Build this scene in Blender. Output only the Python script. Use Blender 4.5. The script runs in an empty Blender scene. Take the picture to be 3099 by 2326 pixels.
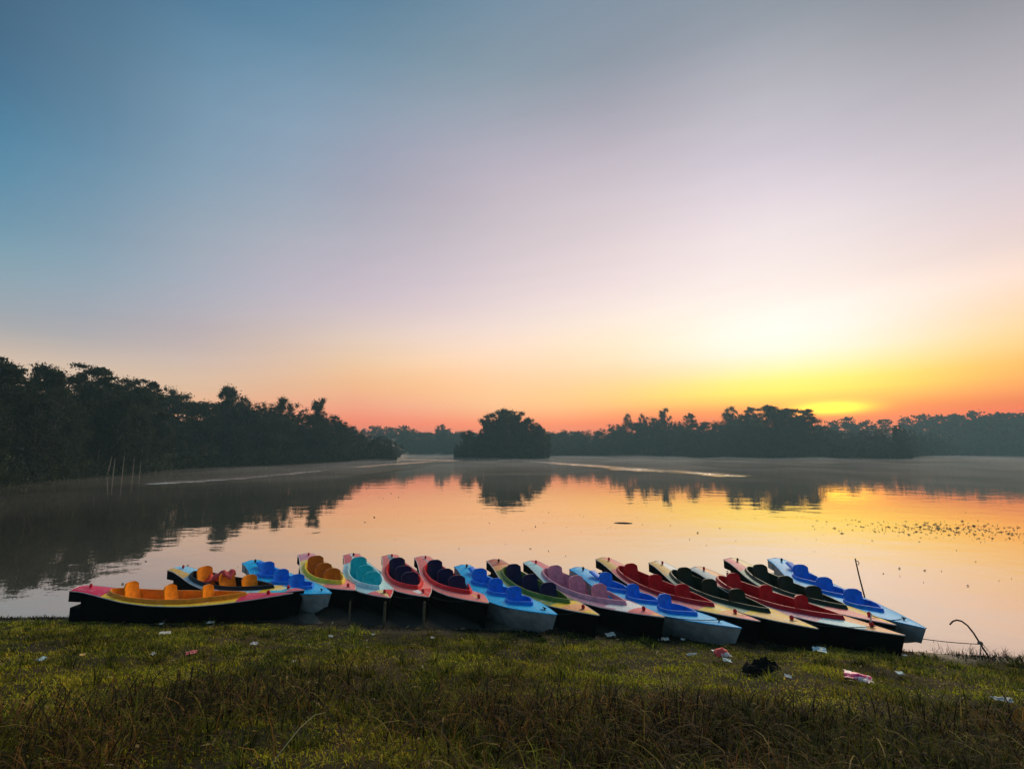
import bpy, math, random
import numpy as np
from mathutils import Vector, Matrix

random.seed(7)
rng = np.random.default_rng(11)
sc = bpy.context.scene
col = sc.collection
R = math.radians

# ------------------------------------------------------------------ camera
CAM_H = 3.1
cam_d = bpy.data.cameras.new('camera')
cam = bpy.data.objects.new('camera', cam_d)
col.objects.link(cam)
cam.location = (0, 0, CAM_H)
cam.rotation_euler = (R(90 + 7.56), 0, 0)
cam_d.sensor_width = 36.0
cam_d.lens = 1500.0 / 3099.0 * 36.0
cam_d.clip_start = 0.05
cam_d.clip_end = 5000
sc.camera = cam

# ------------------------------------------------------------------ view
sc.view_settings.view_transform = 'Standard'
sc.view_settings.look = 'None'
sc.view_settings.exposure = 0.0
sc.view_settings.gamma = 1.0
sc.cycles.max_bounces = 6
sc.cycles.diffuse_bounces = 2
sc.cycles.glossy_bounces = 3
sc.cycles.transmission_bounces = 3
sc.cycles.transparent_max_bounces = 6
sc.cycles.volume_bounces = 0
sc.cycles.use_denoising = True

# ------------------------------------------------------------------ sky
SUN_AZ = 32.3      # degrees to the right of +Y
SUN_EL = 2.4


def lin(c):
    c = np.array(c, float) / 255.0
    return np.where(c <= 0.04045, c / 12.92, ((c + 0.055) / 1.055) ** 2.4)


# sky colours: azimuth from the sun (deg) -> list of (elevation deg, linear radiance)
SKY = {
    -78.0: [(4.31, (0.8666, 0.6279, 0.5085)), (7.65, (0.8166, 0.566, 0.3874)), (9.65, (0.2285, 0.3254, 0.389)), (12.29, (0.3011, 0.396, 0.4537)), (16.2, (0.1191, 0.3352, 0.4281)), (20.0, (0.0444, 0.194, 0.3381)), (24.87, (0.0195, 0.2262, 0.3954)), (28.34, (0.0224, 0.0676, 0.1563)), (33.63, (0.034, 0.0923, 0.1629)), (65.0, (0.0834, 0.1558, 0.239)), (90.0, (0.11, 0.19, 0.28))],
    -63.0: [(3.31, (1.4777, 0.6135, 0.1549)), (5.76, (0.8177, 0.6207, 0.3545)), (8.53, (0.7378, 0.6024, 0.6122)), (11.79, (0.5131, 0.3397, 0.4195)), (15.01, (0.4939, 0.4911, 0.5967)), (21.27, (0.4784, 0.4756, 0.4714)), (27.18, (0.2519, 0.4406, 0.5845)), (33.97, (0.2747, 0.4692, 0.6153)), (39.89, (0.0113, 0.1601, 0.3268)), (65.0, (0.0755, 0.1795, 0.2964)), (90.0, (0.11, 0.19, 0.28))],
    -48.8: [(3.15, (1.2291, 0.002, 0.0477)), (4.79, (1.13, 0.2242, 0.2177)), (7.71, (1.0755, 0.4817, 0.0564)), (11.36, (0.9553, 0.7652, 0.4612)), (16.76, (0.5921, 0.4478, 0.6126)), (23.7, (0.4343, 0.4131, 0.4713)), (30.17, (0.2739, 0.2048, 0.2985)), (37.46, (0.2841, 0.4312, 0.5039)), (43.69, (0.0279, 0.1273, 0.2241)), (65.0, (0.0813, 0.1681, 0.2604)), (90.0, (0.11, 0.19, 0.28))],
    -34.2: [(2.72, (1.7738, 0.4386, 0.0998)), (4.62, (1.1314, 0.8697, 0.415)), (6.9, (1.277, 0.7423, 0.3765)), (9.96, (1.2292, 0.8056, 0.6095)), (13.75, (1.0328, 0.805, 0.8145)), (17.49, (0.7773, 0.6649, 0.6098)), (21.15, (0.7268, 0.6204, 0.6842)), (28.12, (0.5884, 0.5334, 0.5387)), (34.5, (0.5429, 0.4421, 0.656)), (38.87, (0.1738, 0.3358, 0.2364)), (45.21, (0.1779, 0.274, 0.4281)), (65.0, (0.1338, 0.2194, 0.3318)), (90.0, (0.11, 0.19, 0.28))],
    -18.2: [(3.19, (1.4174, 0.0773, 0.002)), (5.22, (1.3429, 0.6021, 0.1064)), (7.8, (1.1742, 0.5864, 0.2875)), (11.5, (1.0985, 0.9006, 0.4056)), (16.96, (1.0108, 0.8526, 0.8955)), (20.52, (0.8701, 0.6446, 0.6639)), (25.65, (0.6549, 0.5939, 0.5981)), (32.05, (0.6275, 0.5169, 0.5817)), (37.84, (0.1132, 0.1526, 0.2268)), (44.11, (0.2625, 0.3128, 0.3825)), (65.0, (0.1634, 0.233, 0.3159)), (90.0, (0.11, 0.19, 0.28))],
    -2.1: [(2.84, (0.4176, 0.002, 0.002)), (4.38, (1.0, 0.002, 0.002)), (5.79, (1.0, 1.6493, 0.0785)), (7.6, (1.0, 1.0407, 0.0679)), (9.89, (1.0, 1.1825, 1.6375)), (13.15, (1.0, 1.1504, 1.1593)), (16.69, (1.0004, 0.8675, 0.8203)), (21.38, (0.9312, 0.928, 0.8886)), (25.59, (1.0966, 0.8481, 0.9769)), (30.14, (0.3221, 0.4125, 0.5743)), (35.41, (0.8994, 0.7907, 0.7613)), (40.07, (0.1652, 0.2449, 0.3066)), (65.0, (0.1293, 0.2092, 0.2893)), (90.0, (0.11, 0.19, 0.28))],
    12.7: [(2.44, (1.7587, 0.002, 0.002)), (3.51, (0.7839, 0.0731, 0.002)), (4.71, (1.0361, 0.1537, 0.002)), (5.65, (1.2264, 0.2987, 0.1323)), (7.51, (1.1346, 0.3614, 0.002)), (9.64, (1.1303, 0.8436, 0.2797)), (12.29, (1.0952, 0.3546, 0.1233)), (14.38, (1.251, 1.2247, 1.1192)), (16.19, (0.5258, 0.3207, 0.291)), (18.74, (0.8583, 0.6598, 0.6991)), (22.46, (0.6142, 0.5473, 0.6469)), (26.04, (0.3535, 0.4255, 0.4115)), (29.45, (0.5256, 0.3353, 0.3722)), (31.63, (0.5118, 0.5608, 0.6055)), (33.62, (0.1276, 0.1509, 0.1791)), (65.0, (0.1162, 0.1763, 0.2447)), (90.0, (0.11, 0.19, 0.28))],
    32.0: [(2.44, (1.7059, 0.002, 0.002)), (3.51, (0.7604, 0.0716, 0.002)), (4.71, (1.005, 0.1506, 0.002)), (5.65, (1.1896, 0.2927, 0.1323)), (7.51, (1.1006, 0.3542, 0.002)), (9.64, (1.0964, 0.8267, 0.2797)), (12.29, (1.0623, 0.3475, 0.1233)), (14.38, (1.2135, 1.2002, 1.1192)), (16.19, (0.51, 0.3143, 0.291)), (18.74, (0.8326, 0.6466, 0.6991)), (22.46, (0.5958, 0.5364, 0.6469)), (26.04, (0.3429, 0.417, 0.4115)), (29.45, (0.5098, 0.3286, 0.3722)), (31.63, (0.4964, 0.5496, 0.6055)), (33.62, (0.1238, 0.1479, 0.1791)), (65.0, (0.1127, 0.1728, 0.2447)), (90.0, (0.1067, 0.1862, 0.28))],
    75.0: [(4.31, (0.9533, 0.6279, 0.4983)), (7.65, (0.8983, 0.566, 0.3797)), (9.65, (0.2514, 0.3254, 0.3812)), (12.29, (0.3312, 0.396, 0.4446)), (16.2, (0.131, 0.3352, 0.4195)), (20.0, (0.0488, 0.194, 0.3313)), (24.87, (0.0215, 0.2262, 0.3875)), (28.34, (0.0246, 0.0676, 0.1532)), (33.63, (0.0374, 0.0923, 0.1596)), (65.0, (0.0917, 0.1558, 0.2342)), (90.0, (0.121, 0.19, 0.2744))],
    130.0: [(4.31, (1.2999, 0.8477, 0.661)), (7.65, (1.2249, 0.7641, 0.5036)), (9.65, (0.3427, 0.4393, 0.5057)), (12.29, (0.4516, 0.5346, 0.5898)), (16.2, (0.1787, 0.4525, 0.5565)), (20.0, (0.0666, 0.2619, 0.4395)), (24.87, (0.0292, 0.3054, 0.514)), (28.34, (0.0336, 0.0913, 0.2032)), (33.63, (0.051, 0.1246, 0.2118)), (65.0, (0.1251, 0.2103, 0.3107)), (90.0, (0.165, 0.2565, 0.364))],
}

world = bpy.data.worlds.new('World')
sc.world = world
world.use_nodes = True
wn = world.node_tree.nodes
wl = world.node_tree.links
wn.clear()


def wmath(op, a, b=None, clamp=False):
    n = wn.new('ShaderNodeMath')
    n.operation = op
    n.use_clamp = clamp
    for i, v in enumerate((a, b)):
        if v is None:
            continue
        if isinstance(v, (int, float)):
            n.inputs[i].default_value = v
        else:
            wl.new(v, n.inputs[i])
    return n.outputs[0]


tcw = wn.new('ShaderNodeTexCoord')
rot = wn.new('ShaderNodeVectorRotate')
rot.rotation_type = 'Z_AXIS'
rot.inputs['Angle'].default_value = R(SUN_AZ)
wl.new(tcw.outputs['Generated'], rot.inputs['Vector'])
sep = wn.new('ShaderNodeSeparateXYZ')
wl.new(rot.outputs[0], sep.inputs[0])
az = wmath('MULTIPLY', wmath('ARCTAN2', sep.outputs[0], sep.outputs[1]), 180 / math.pi)
el = wmath('MULTIPLY', wmath('ARCSINE', wmath('MINIMUM', wmath('MAXIMUM', sep.outputs[2], -1.0), 1.0)), 180 / math.pi)
elf = wmath('DIVIDE', el, 90.0, True)


def wramp(stops):
    n = wn.new('ShaderNodeValToRGB')
    n.color_ramp.interpolation = 'B_SPLINE' if False else 'LINEAR'
    e = n.color_ramp.elements
    while len(e) > 1:
        e.remove(e[-1])
    for i, (p, c) in enumerate(stops):
        k = e[0] if i == 0 else e.new(p / 90.0)
        k.position = p / 90.0
        l = c
        k.color = (l[0], l[1], l[2], 1)
    wl.new(elf, n.inputs[0])
    return n.outputs[0]


def wmix(f, a, b):
    n = wn.new('ShaderNodeMix')
    n.data_type = 'RGBA'
    wl.new(f, n.inputs['Factor'])
    wl.new(a, n.inputs['A'])
    wl.new(b, n.inputs['B'])
    return n.outputs['Result']


def wrange(v, a, b):
    n = wn.new('ShaderNodeMapRange')
    n.interpolation_type = 'LINEAR'
    wl.new(v, n.inputs['Value'])
    n.inputs['From Min'].default_value = a
    n.inputs['From Max'].default_value = b
    return n.outputs[0]


def smooth_sky():
    """resample the colour table on a fine grid and blur it so that no creases show"""
    ks = sorted(SKY)
    e_f = np.arange(0, 90.5, 0.5)
    cols_ = np.array([[np.interp(e_f, [q[0] for q in SKY[k]], [q[1][c] for q in SKY[k]]) for c in range(3)] for k in ks])
    a_ext = np.array([ks[-1] - 360] + ks + [ks[0] + 360])
    c_ext = np.concatenate([cols_[-1:], cols_, cols_[:1]])
    a_f = np.arange(-215, 216, 1.0)
    a_w = np.where(a_f < a_ext[0], a_f + 360, np.where(a_f > a_ext[-1], a_f - 360, a_f))
    g = np.array([[np.interp(a_w, a_ext, c_ext[:, c, e]) for e in range(len(e_f))] for c in range(3)])      # c, e, a
    ka = np.exp(-0.5 * (np.arange(-24, 25) / 8.0) ** 2)
    ka /= ka.sum()
    g = np.apply_along_axis(lambda v: np.convolve(np.pad(v, 24, mode='edge'), ka, 'valid'), 2, g)
    sg = 0.3 + 0.11 * e_f
    wgt = np.exp(-0.5 * ((e_f[:, None] - e_f[None, :]) / sg[:, None]) ** 2)
    wgt /= wgt.sum(1)[:, None]
    g = np.einsum('ef,cfa->cea', wgt, g)
    E_ = [0, 1.5, 3, 4, 5, 6, 7, 8.5, 10, 12, 14, 16.5, 19, 22, 25, 28.5, 32, 36, 40, 45, 51, 60, 75, 90]
    A_ = [-180, -150, -120, -100, -90, -82, -74, -66, -58, -50, -42, -34, -27, -20, -14, -8, -3, 2, 7, 12, 18, 26, 36, 50, 75, 100, 130, 180]
    return {float(a): [(e, tuple(np.array([np.interp(a, a_f, [np.interp(e, e_f, g[c, :, k]) for k in range(len(a_f))]) for c in range(3)]))) for e in E_] for a in A_}


TAB = smooth_sky()
keys = sorted(TAB)
ramps = {k: wramp(TAB[k]) for k in keys}
cur = ramps[keys[0]]
for a_, b_ in zip(keys[:-1], keys[1:]):
    cur = wmix(wrange(az, a_, b_), cur, ramps[b_])
# the glow of the rising sun: a flat bright patch low in the sky and a wide halo
gx = wmath('DIVIDE', wmath('SUBTRACT', az, 0.6), 2.9)
gy = wmath('DIVIDE', wmath('SUBTRACT', el, 4.05), 0.55)
g1 = wmath('EXPONENT', wmath('MULTIPLY', wmath('ADD', wmath('POWER', gx, 2), wmath('POWER', gy, 2)), -1.0))
hx = wmath('DIVIDE', wmath('ADD', az, 4.0), 17.0)
hy = wmath('DIVIDE', wmath('SUBTRACT', el, 10.5), 5.0)
g2 = wmath('EXPONENT', wmath('MULTIPLY', wmath('ADD', wmath('POWER', hx, 2), wmath('POWER', hy, 2)), -1.0))


def wscale(colr, f):
    n = wn.new('ShaderNodeMix')
    n.data_type = 'RGBA'
    n.blend_type = 'MULTIPLY'
    n.inputs['Factor'].default_value = 1
    n.inputs['A'].default_value = (*colr, 1)
    wl.new(f, n.inputs['B'])
    return n.outputs['Result']


def wadd(a, b):
    n = wn.new('ShaderNodeMix')
    n.data_type = 'RGBA'
    n.blend_type = 'ADD'
    n.inputs['Factor'].default_value = 1
    wl.new(a, n.inputs['A'])
    wl.new(b, n.inputs['B'])
    return n.outputs['Result']


cur = wadd(cur, wscale((2.6, 1.5, 0.0), g1))
cur = wadd(cur, wscale((0.0, 0.0, 0.0), g2))
# faint streaks of thin cloud
cb_ = wn.new('ShaderNodeCombineXYZ')
wl.new(wmath('MULTIPLY', az, 0.035), cb_.inputs[0])
wl.new(wmath('ADD', wmath('MULTIPLY', el, 0.55), wmath('MULTIPLY', az, -0.06)), cb_.inputs[1])
cn_ = wn.new('ShaderNodeTexNoise')
cn_.inputs['Scale'].default_value = 1.0
cn_.inputs['Detail'].default_value = 6
cn_.inputs['Roughness'].default_value = 0.6
wl.new(cb_.outputs[0], cn_.inputs['Vector'])
cf_ = wmath('ADD', wmath('MULTIPLY', wmath('SUBTRACT', cn_.outputs['Fac'], 0.5), 0.07), 1.0)
cm_ = wn.new('ShaderNodeMix')
cm_.data_type = 'RGBA'
cm_.blend_type = 'MULTIPLY'
cm_.inputs['Factor'].default_value = 1
wl.new(cur, cm_.inputs['A'])
wl.new(cf_, cm_.inputs['B'])
cur = cm_.outputs['Result']
bg1 = wn.new('ShaderNodeBackground')
wl.new(cur, bg1.inputs['Color'])
bg1.inputs['Strength'].default_value = 1.0
nish = wn.new('ShaderNodeTexSky')
nish.sky_type = 'NISHITA'
nish.sun_disc = False
nish.sun_elevation = R(SUN_EL)
nish.sun_rotation = R(SUN_AZ)
nish.air_density = 1.0
nish.dust_density = 2.0
nish.ozone_density = 1.5
bg2 = wn.new('ShaderNodeBackground')
wl.new(nish.outputs[0], bg2.inputs['Color'])
bg2.inputs['Strength'].default_value = 0.02
addw = wn.new('ShaderNodeAddShader')
wl.new(bg1.outputs[0], addw.inputs[0])
wl.new(bg2.outputs[0], addw.inputs[1])
wo = wn.new('ShaderNodeOutputWorld')
wl.new(addw.outputs[0], wo.inputs['Surface'])

# ------------------------------------------------------------------ fill lamp from the sunrise side
sun_fill_d = bpy.data.lights.new('sun_fill', 'SUN')
sun_fill_d.energy = 2.1
sun_fill_d.angle = R(30)              # soft warm fill added to brighten boats and grass, high above the low sun
sun_fill_d.color = (1.0, 0.84, 0.60)
sun_fill = bpy.data.objects.new('sun_fill', sun_fill_d)
col.objects.link(sun_fill)
FILL_EL = 37.0
sd = Vector((math.sin(R(SUN_AZ)) * math.cos(R(FILL_EL)), math.cos(R(SUN_AZ)) * math.cos(R(FILL_EL)), math.sin(R(FILL_EL))))
sun_fill.rotation_euler = sd.to_track_quat('Z', 'Y').to_euler()
sun_fill.location = (40, 60, 30)


# ================================================================== helpers
def tag(o, label=None, cat=None, group=None, kind=None):
    if label:
        o['label'] = label
    if cat:
        o['category'] = cat
    if group:
        o['group'] = group
    if kind:
        o['kind'] = kind
    return o


def link(name, data, mat=None, parent=None):
    o = bpy.data.objects.new(name, data)
    col.objects.link(o)
    if mat is not None and data is not None and len(data.materials) == 0:
        data.materials.append(mat)
    if parent is not None:
        o.parent = parent
    return o


def empty(name, loc, rz=0.0):
    o = bpy.data.objects.new(name, None)
    o.empty_display_size = 0.2
    col.objects.link(o)
    o.location = loc
    o.rotation_euler = (0, 0, rz)
    return o


def mesh_np(name, verts, faces, smooth=False):
    """faces: (n,k) int array (all alike) or a list of lists"""
    me = bpy.data.meshes.new(name)
    verts = np.asarray(verts, np.float32)
    if isinstance(faces, np.ndarray):
        n, k = faces.shape
        me.vertices.add(len(verts))
        me.vertices.foreach_set('co', verts.ravel())
        me.loops.add(n * k)
        me.loops.foreach_set('vertex_index', faces.astype(np.int32).ravel())
        me.polygons.add(n)
        me.polygons.foreach_set('loop_start', np.arange(0, n * k, k, dtype=np.int32))
        me.polygons.foreach_set('loop_total', np.full(n, k, np.int32))
        me.update(calc_edges=True)
    else:
        me.from_pydata([tuple(map(float, v)) for v in verts], [], faces)
        me.update()
    if smooth:
        me.polygons.foreach_set('use_smooth', np.ones(len(me.polygons), bool))
    return me


class MB:
    def __init__(s):
        s.v = []
        s.f = []

    def add(s, vs, fs):
        b = len(s.v)
        s.v += [tuple(map(float, v)) for v in vs]
        s.f += [[b + i for i in f] for f in fs]

    def box(s, c, d, rz=0.0):
        cx, cy, cz = c
        x, y, z = d[0] / 2, d[1] / 2, d[2] / 2
        ca, sa = math.cos(rz), math.sin(rz)
        vs = []
        for k in (-1, 1):
            for a, b in ((-1, -1), (1, -1), (1, 1), (-1, 1)):
                vs.append((cx + a * x * ca - b * y * sa, cy + a * x * sa + b * y * ca, cz + k * z))
        s.add(vs, [(3, 2, 1, 0), (4, 5, 6, 7), (0, 1, 5, 4), (1, 2, 6, 5), (2, 3, 7, 6), (3, 0, 4, 7)])

    def tube(s, pts, rad, n=6, cap=True):
        pts = [Vector(p) for p in pts]
        if not hasattr(rad, '__len__'):
            rad = [rad] * len(pts)
        up = Vector((0, 0, 1))
        rings = []
        for i, p in enumerate(pts):
            t = (pts[min(i + 1, len(pts) - 1)] - pts[max(i - 1, 0)])
            if t.length < 1e-9:
                t = Vector((0, 0, 1))
            t.normalize()
            a = up if abs(t.z) < 0.9 else Vector((1, 0, 0))
            u = t.cross(a).normalized()
            w = t.cross(u).normalized()
            rings.append([p + (u * math.cos(2 * math.pi * k / n) + w * math.sin(2 * math.pi * k / n)) * rad[i] for k in range(n)])
        vs = [q for r_ in rings for q in r_]
        fs = []
        for i in range(len(pts) - 1):
            for k in range(n):
                fs.append((i * n + k, i * n + (k + 1) % n, (i + 1) * n + (k + 1) % n, (i + 1) * n + k))
        if cap:
            fs.append(tuple(range(n - 1, -1, -1)))
            fs.append(tuple((len(pts) - 1) * n + k for k in range(n)))
        s.add(vs, fs)

    def ball(s, c, r, n=10, m=6, sc3=(1, 1, 1)):
        vs = []
        for i in range(m + 1):
            th = math.pi * i / m
            for k in range(n):
                ph = 2 * math.pi * k / n
                vs.append((c[0] + r * sc3[0] * math.sin(th) * math.cos(ph), c[1] + r * sc3[1] * math.sin(th) * math.sin(ph), c[2] + r * sc3[2] * math.cos(th)))
        fs = []
        for i in range(m):
            for k in range(n):
                fs.append((i * n + k, (i + 1) * n + k, (i + 1) * n + (k + 1) % n, i * n + (k + 1) % n))
        s.add(vs, fs)

    def build(s, name, mat, parent=None, smooth=False):
        me = bpy.data.meshes.new(name)
        me.from_pydata(s.v, [], s.f)
        me.update()
        if smooth:
            me.polygons.foreach_set('use_smooth', np.ones(len(me.polygons), bool))
            me.set_sharp_from_angle(angle=R(38))
        return link(name, me, mat, parent)


def hash2(ix, iy, seed):
    h = (ix.astype(np.int64) * 374761393 + iy.astype(np.int64) * 668265263 + seed * 982451653) & 0x7fffffff
    h = ((h ^ (h >> 13)) * 1274126177) & 0x7fffffff
    return ((h ^ (h >> 16)) & 0xffff) / 65535.0


def vnoise(x, y, seed=0):
    x = np.asarray(x, float)
    y = np.asarray(y, float)
    ix = np.floor(x)
    iy = np.floor(y)
    fx = x - ix
    fy = y - iy
    fx = fx * fx * (3 - 2 * fx)
    fy = fy * fy * (3 - 2 * fy)
    a = hash2(ix, iy, seed)
    b = hash2(ix + 1, iy, seed)
    c = hash2(ix, iy + 1, seed)
    d = hash2(ix + 1, iy + 1, seed)
    return (a * (1 - fx) + b * fx) * (1 - fy) + (c * (1 - fx) + d * fx) * fy


def fbm(x, y, seed=0, o=3):
    s = 0
    a = 0.5
    for i in range(o):
        s = s + a * vnoise(np.asarray(x) * 2 ** i, np.asarray(y) * 2 ** i, seed + i)
        a *= 0.5
    return s / (1 - 0.5 ** o)


# ------------------------------------------------------------------ materials
def new_mat(name):
    m = bpy.data.materials.new(name)
    m.use_nodes = True
    m.node_tree.nodes.clear()
    return m, m.node_tree.nodes, m.node_tree.links


def simple_mat(name, color, rough=0.5, var=0.25, scale=8.0, bump=0.0, spec=0.5, translucent=0.0):
    m, n, l = new_mat(name)
    out = n.new('ShaderNodeOutputMaterial')
    p = n.new('ShaderNodeBsdfPrincipled')
    p.inputs['Roughness'].default_value = rough
    p.inputs['Specular IOR Level'].default_value = spec
    tc = n.new('ShaderNodeTexCoord')
    no = n.new('ShaderNodeTexNoise')
    no.inputs['Scale'].default_value = scale
    no.inputs['Detail'].default_value = 4
    l.new(tc.outputs['Object'], no.inputs['Vector'])
    mr = n.new('ShaderNodeMapRange')
    mr.inputs['From Min'].default_value = 0.25
    mr.inputs['From Max'].default_value = 0.75
    mr.inputs['To Min'].default_value = 1 - var
    mr.inputs['To Max'].default_value = 1 + var
    l.new(no.outputs['Fac'], mr.inputs['Value'])
    mx = n.new('ShaderNodeMix')
    mx.data_type = 'RGBA'
    mx.blend_type = 'MULTIPLY'
    mx.inputs['Factor'].default_value = 1
    mx.inputs['A'].default_value = (*color, 1)
    l.new(mr.outputs[0], mx.inputs['B'])
    l.new(mx.outputs['Result'], p.inputs['Base Color'])
    if bump:
        b = n.new('ShaderNodeBump')
        b.inputs['Strength'].default_value = bump
        b.inputs['Distance'].default_value = 0.02
        l.new(no.outputs['Fac'], b.inputs['Height'])
        l.new(b.outputs[0], p.inputs['Normal'])
    if translucent:
        t = n.new('ShaderNodeBsdfTranslucent')
        l.new(mx.outputs['Result'], t.inputs['Color'])
        ms = n.new('ShaderNodeMixShader')
        ms.inputs[0].default_value = translucent
        l.new(p.outputs[0], ms.inputs[1])
        l.new(t.outputs[0], ms.inputs[2])
        l.new(ms.outputs[0], out.inputs['Surface'])
    else:
        l.new(p.outputs[0], out.inputs['Surface'])
    return m


def attr_mat(name, attr, rough=0.6, translucent=0.0, wear=0.0, wearcol=(0.7, 0.72, 0.74), spec=0.5, var=0.0):
    """colour from the mesh's own colour attribute, optional scuffed wear"""
    m, n, l = new_mat(name)
    out = n.new('ShaderNodeOutputMaterial')
    p = n.new('ShaderNodeBsdfPrincipled')
    p.inputs['Roughness'].default_value = rough
    p.inputs['Specular IOR Level'].default_value = spec
    at = n.new('ShaderNodeAttribute')
    at.attribute_name = attr
    c = at.outputs['Color']
    if wear or var:
        tc = n.new('ShaderNodeTexCoord')
        mp = n.new('ShaderNodeMapping')
        mp.inputs['Scale'].default_value = (2.2, 5.0, 5.0)
        l.new(tc.outputs['Object'], mp.inputs['Vector'])
        no = n.new('ShaderNodeTexNoise')
        no.inputs['Scale'].default_value = 2.2
        no.inputs['Detail'].default_value = 7
        no.inputs['Roughness'].default_value = 0.65
        l.new(mp.outputs[0], no.inputs['Vector'])
        oi = n.new('ShaderNodeObjectInfo')
        vo = n.new('ShaderNodeVectorMath')
        vo.operation = 'MULTIPLY_ADD'
        vo.inputs[1].default_value = (40, 17, 0)
        cb = n.new('ShaderNodeCombineXYZ')
        l.new(oi.outputs['Random'], cb.inputs[0])
        l.new(oi.outputs['Random'], cb.inputs[1])
        l.new(cb.outputs[0], vo.inputs[0])
        l.new(tc.outputs['Object'], vo.inputs[2])
        l.new(vo.outputs[0], mp.inputs['Vector'])
        r1 = n.new('ShaderNodeMapRange')
        r1.inputs['From Min'].default_value = 0.56
        r1.inputs['From Max'].default_value = 0.72
        r1.inputs['To Max'].default_value = wear
        l.new(no.outputs['Fac'], r1.inputs['Value'])
        mx = n.new('ShaderNodeMix')
        mx.data_type = 'RGBA'
        l.new(r1.outputs[0], mx.inputs['Factor'])
        l.new(c, mx.inputs['A'])
        mx.inputs['B'].default_value = (*wearcol, 1)
        c = mx.outputs['Result']
        n2 = n.new('ShaderNodeTexNoise')
        n2.inputs['Scale'].default_value = 30
        n2.inputs['Detail'].default_value = 5
        l.new(tc.outputs['Object'], n2.inputs['Vector'])
        r2 = n.new('ShaderNodeMapRange')
        r2.inputs['From Min'].default_value = 0.3
        r2.inputs['From Max'].default_value = 0.7
        r2.inputs['To Min'].default_value = 0.68
        r2.inputs['To Max'].default_value = 1.16
        l.new(n2.outputs['Fac'], r2.inputs['Value'])
        m2 = n.new('ShaderNodeMix')
        m2.data_type = 'RGBA'
        m2.blend_type = 'MULTIPLY'
        m2.inputs['Factor'].default_value = 1
        l.new(c, m2.inputs['A'])
        l.new(r2.outputs[0], m2.inputs['B'])
        c = m2.outputs['Result']
    l.new(c, p.inputs['Base Color'])
    if translucent:
        t = n.new('ShaderNodeBsdfTranslucent')
        l.new(c, t.inputs['Color'])
        ms = n.new('ShaderNodeMixShader')
        ms.inputs[0].default_value = translucent
        l.new(p.outputs[0], ms.inputs[1])
        l.new(t.outputs[0], ms.inputs[2])
        l.new(ms.outputs[0], out.inputs['Surface'])
    else:
        l.new(p.outputs[0], out.inputs['Surface'])
    return m


def set_face_color(me, name, cols):
    """one colour per face, written to its corners"""
    a = me.color_attributes.new(name, 'FLOAT_COLOR', 'CORNER')
    tot = np.zeros(len(me.polygons), np.int32)
    me.polygons.foreach_get('loop_total', tot)
    c = np.repeat(np.asarray(cols, np.float32), tot, axis=0)
    c = np.hstack([c, np.ones((len(c), 1), np.float32)])
    a.data.foreach_set('color', c.ravel())


# ================================================================== ground
SHORE_X = [-30, -9.4, -7.6, -5.7, -3.85, -2.0, -0.3, 1.4, 2.9, 4.4, 5.75, 6.4, 7.5, 12, 30]
SHORE_Y = [10.4, 9.66, 9.66, 9.58, 9.32, 9.14, 8.98, 8.84, 8.68, 8.42, 8.14, 8.02, 7.86, 7.1, 4.0]


def shore_y(x):
    return np.interp(x, SHORE_X, SHORE_Y) + 0.10 * (vnoise(np.asarray(x) * 1.3, 0.5 + 0 * np.asarray(x), 3) - 0.5) + 0.06 * (vnoise(np.asarray(x) * 5, 0.5 + 0 * np.asarray(x), 4) - 0.5)


# far shore: distance as a function of bearing (deg from +Y), by the banks seen
FS_AZ = [-180, -100, -65, -46, -41, -36, -34, -20, -13, -11.9, -9, -6, 2, 4, 18, 20, 38, 39.5, 44, 55, 75, 100, 180]
FS_R = [60, 40, 48, 60, 74, 86, 100, 129, 150, 300, 330, 330, 300, 255, 245, 222, 221, 300, 430, 400, 300, 200, 60]


def far_R(azd):
    return np.interp(azd, FS_AZ, FS_R)


def ground_z(x, y):
    x = np.asarray(x, float)
    y = np.asarray(y, float)
    s = shore_y(x) - y
    near = np.where(s < 0, np.maximum(0.03 + s * 0.22, -1.4), 0)
    inl = np.interp(s, [0, 0.12, 0.35, 1.0, 6.3, 9, 14, 40], [0.02, 0.045, 0.075, 0.20, 1.42, 1.62, 1.7, 2.2])
    bumps = (fbm(x * 0.9, y * 0.9, 21) - 0.5) * 0.16 * np.clip(s / 1.0, 0, 1) + (vnoise(x * 3.7, y * 3.7, 25) - 0.5) * 0.05 * np.clip(s / 0.5, 0, 1)
    near = np.where(s < 0, near, inl + bumps)
    r = np.hypot(x, y)
    a = np.degrees(np.arctan2(x, y))
    q = r - far_R(a)
    far = np.where(q < 0, np.maximum(q * 0.15 - 0.25, -1.4), np.minimum(-0.25 + q * 0.05, 14)) + np.where(q > 0, fbm(x * 0.02, y * 0.02, 31) * np.clip(q / 10, 0, 1) * 1.2, 0)
    isl = 1.0 - np.hypot((x + 2.0) / 18.0, (y - 186.0) / 13.0)
    z = np.where(s > 0, near, np.maximum(np.maximum(far, -1.4), near))
    z = np.where(s > 0, z, np.where(s > -8, np.maximum(near, np.where(q > 0, far, -9)), z))
    z = np.maximum(z, np.where(isl > -0.1, isl * 2.0, -5))
    return z


def axis(dense, far):
    return np.unique(np.concatenate([dense, far]))


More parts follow.
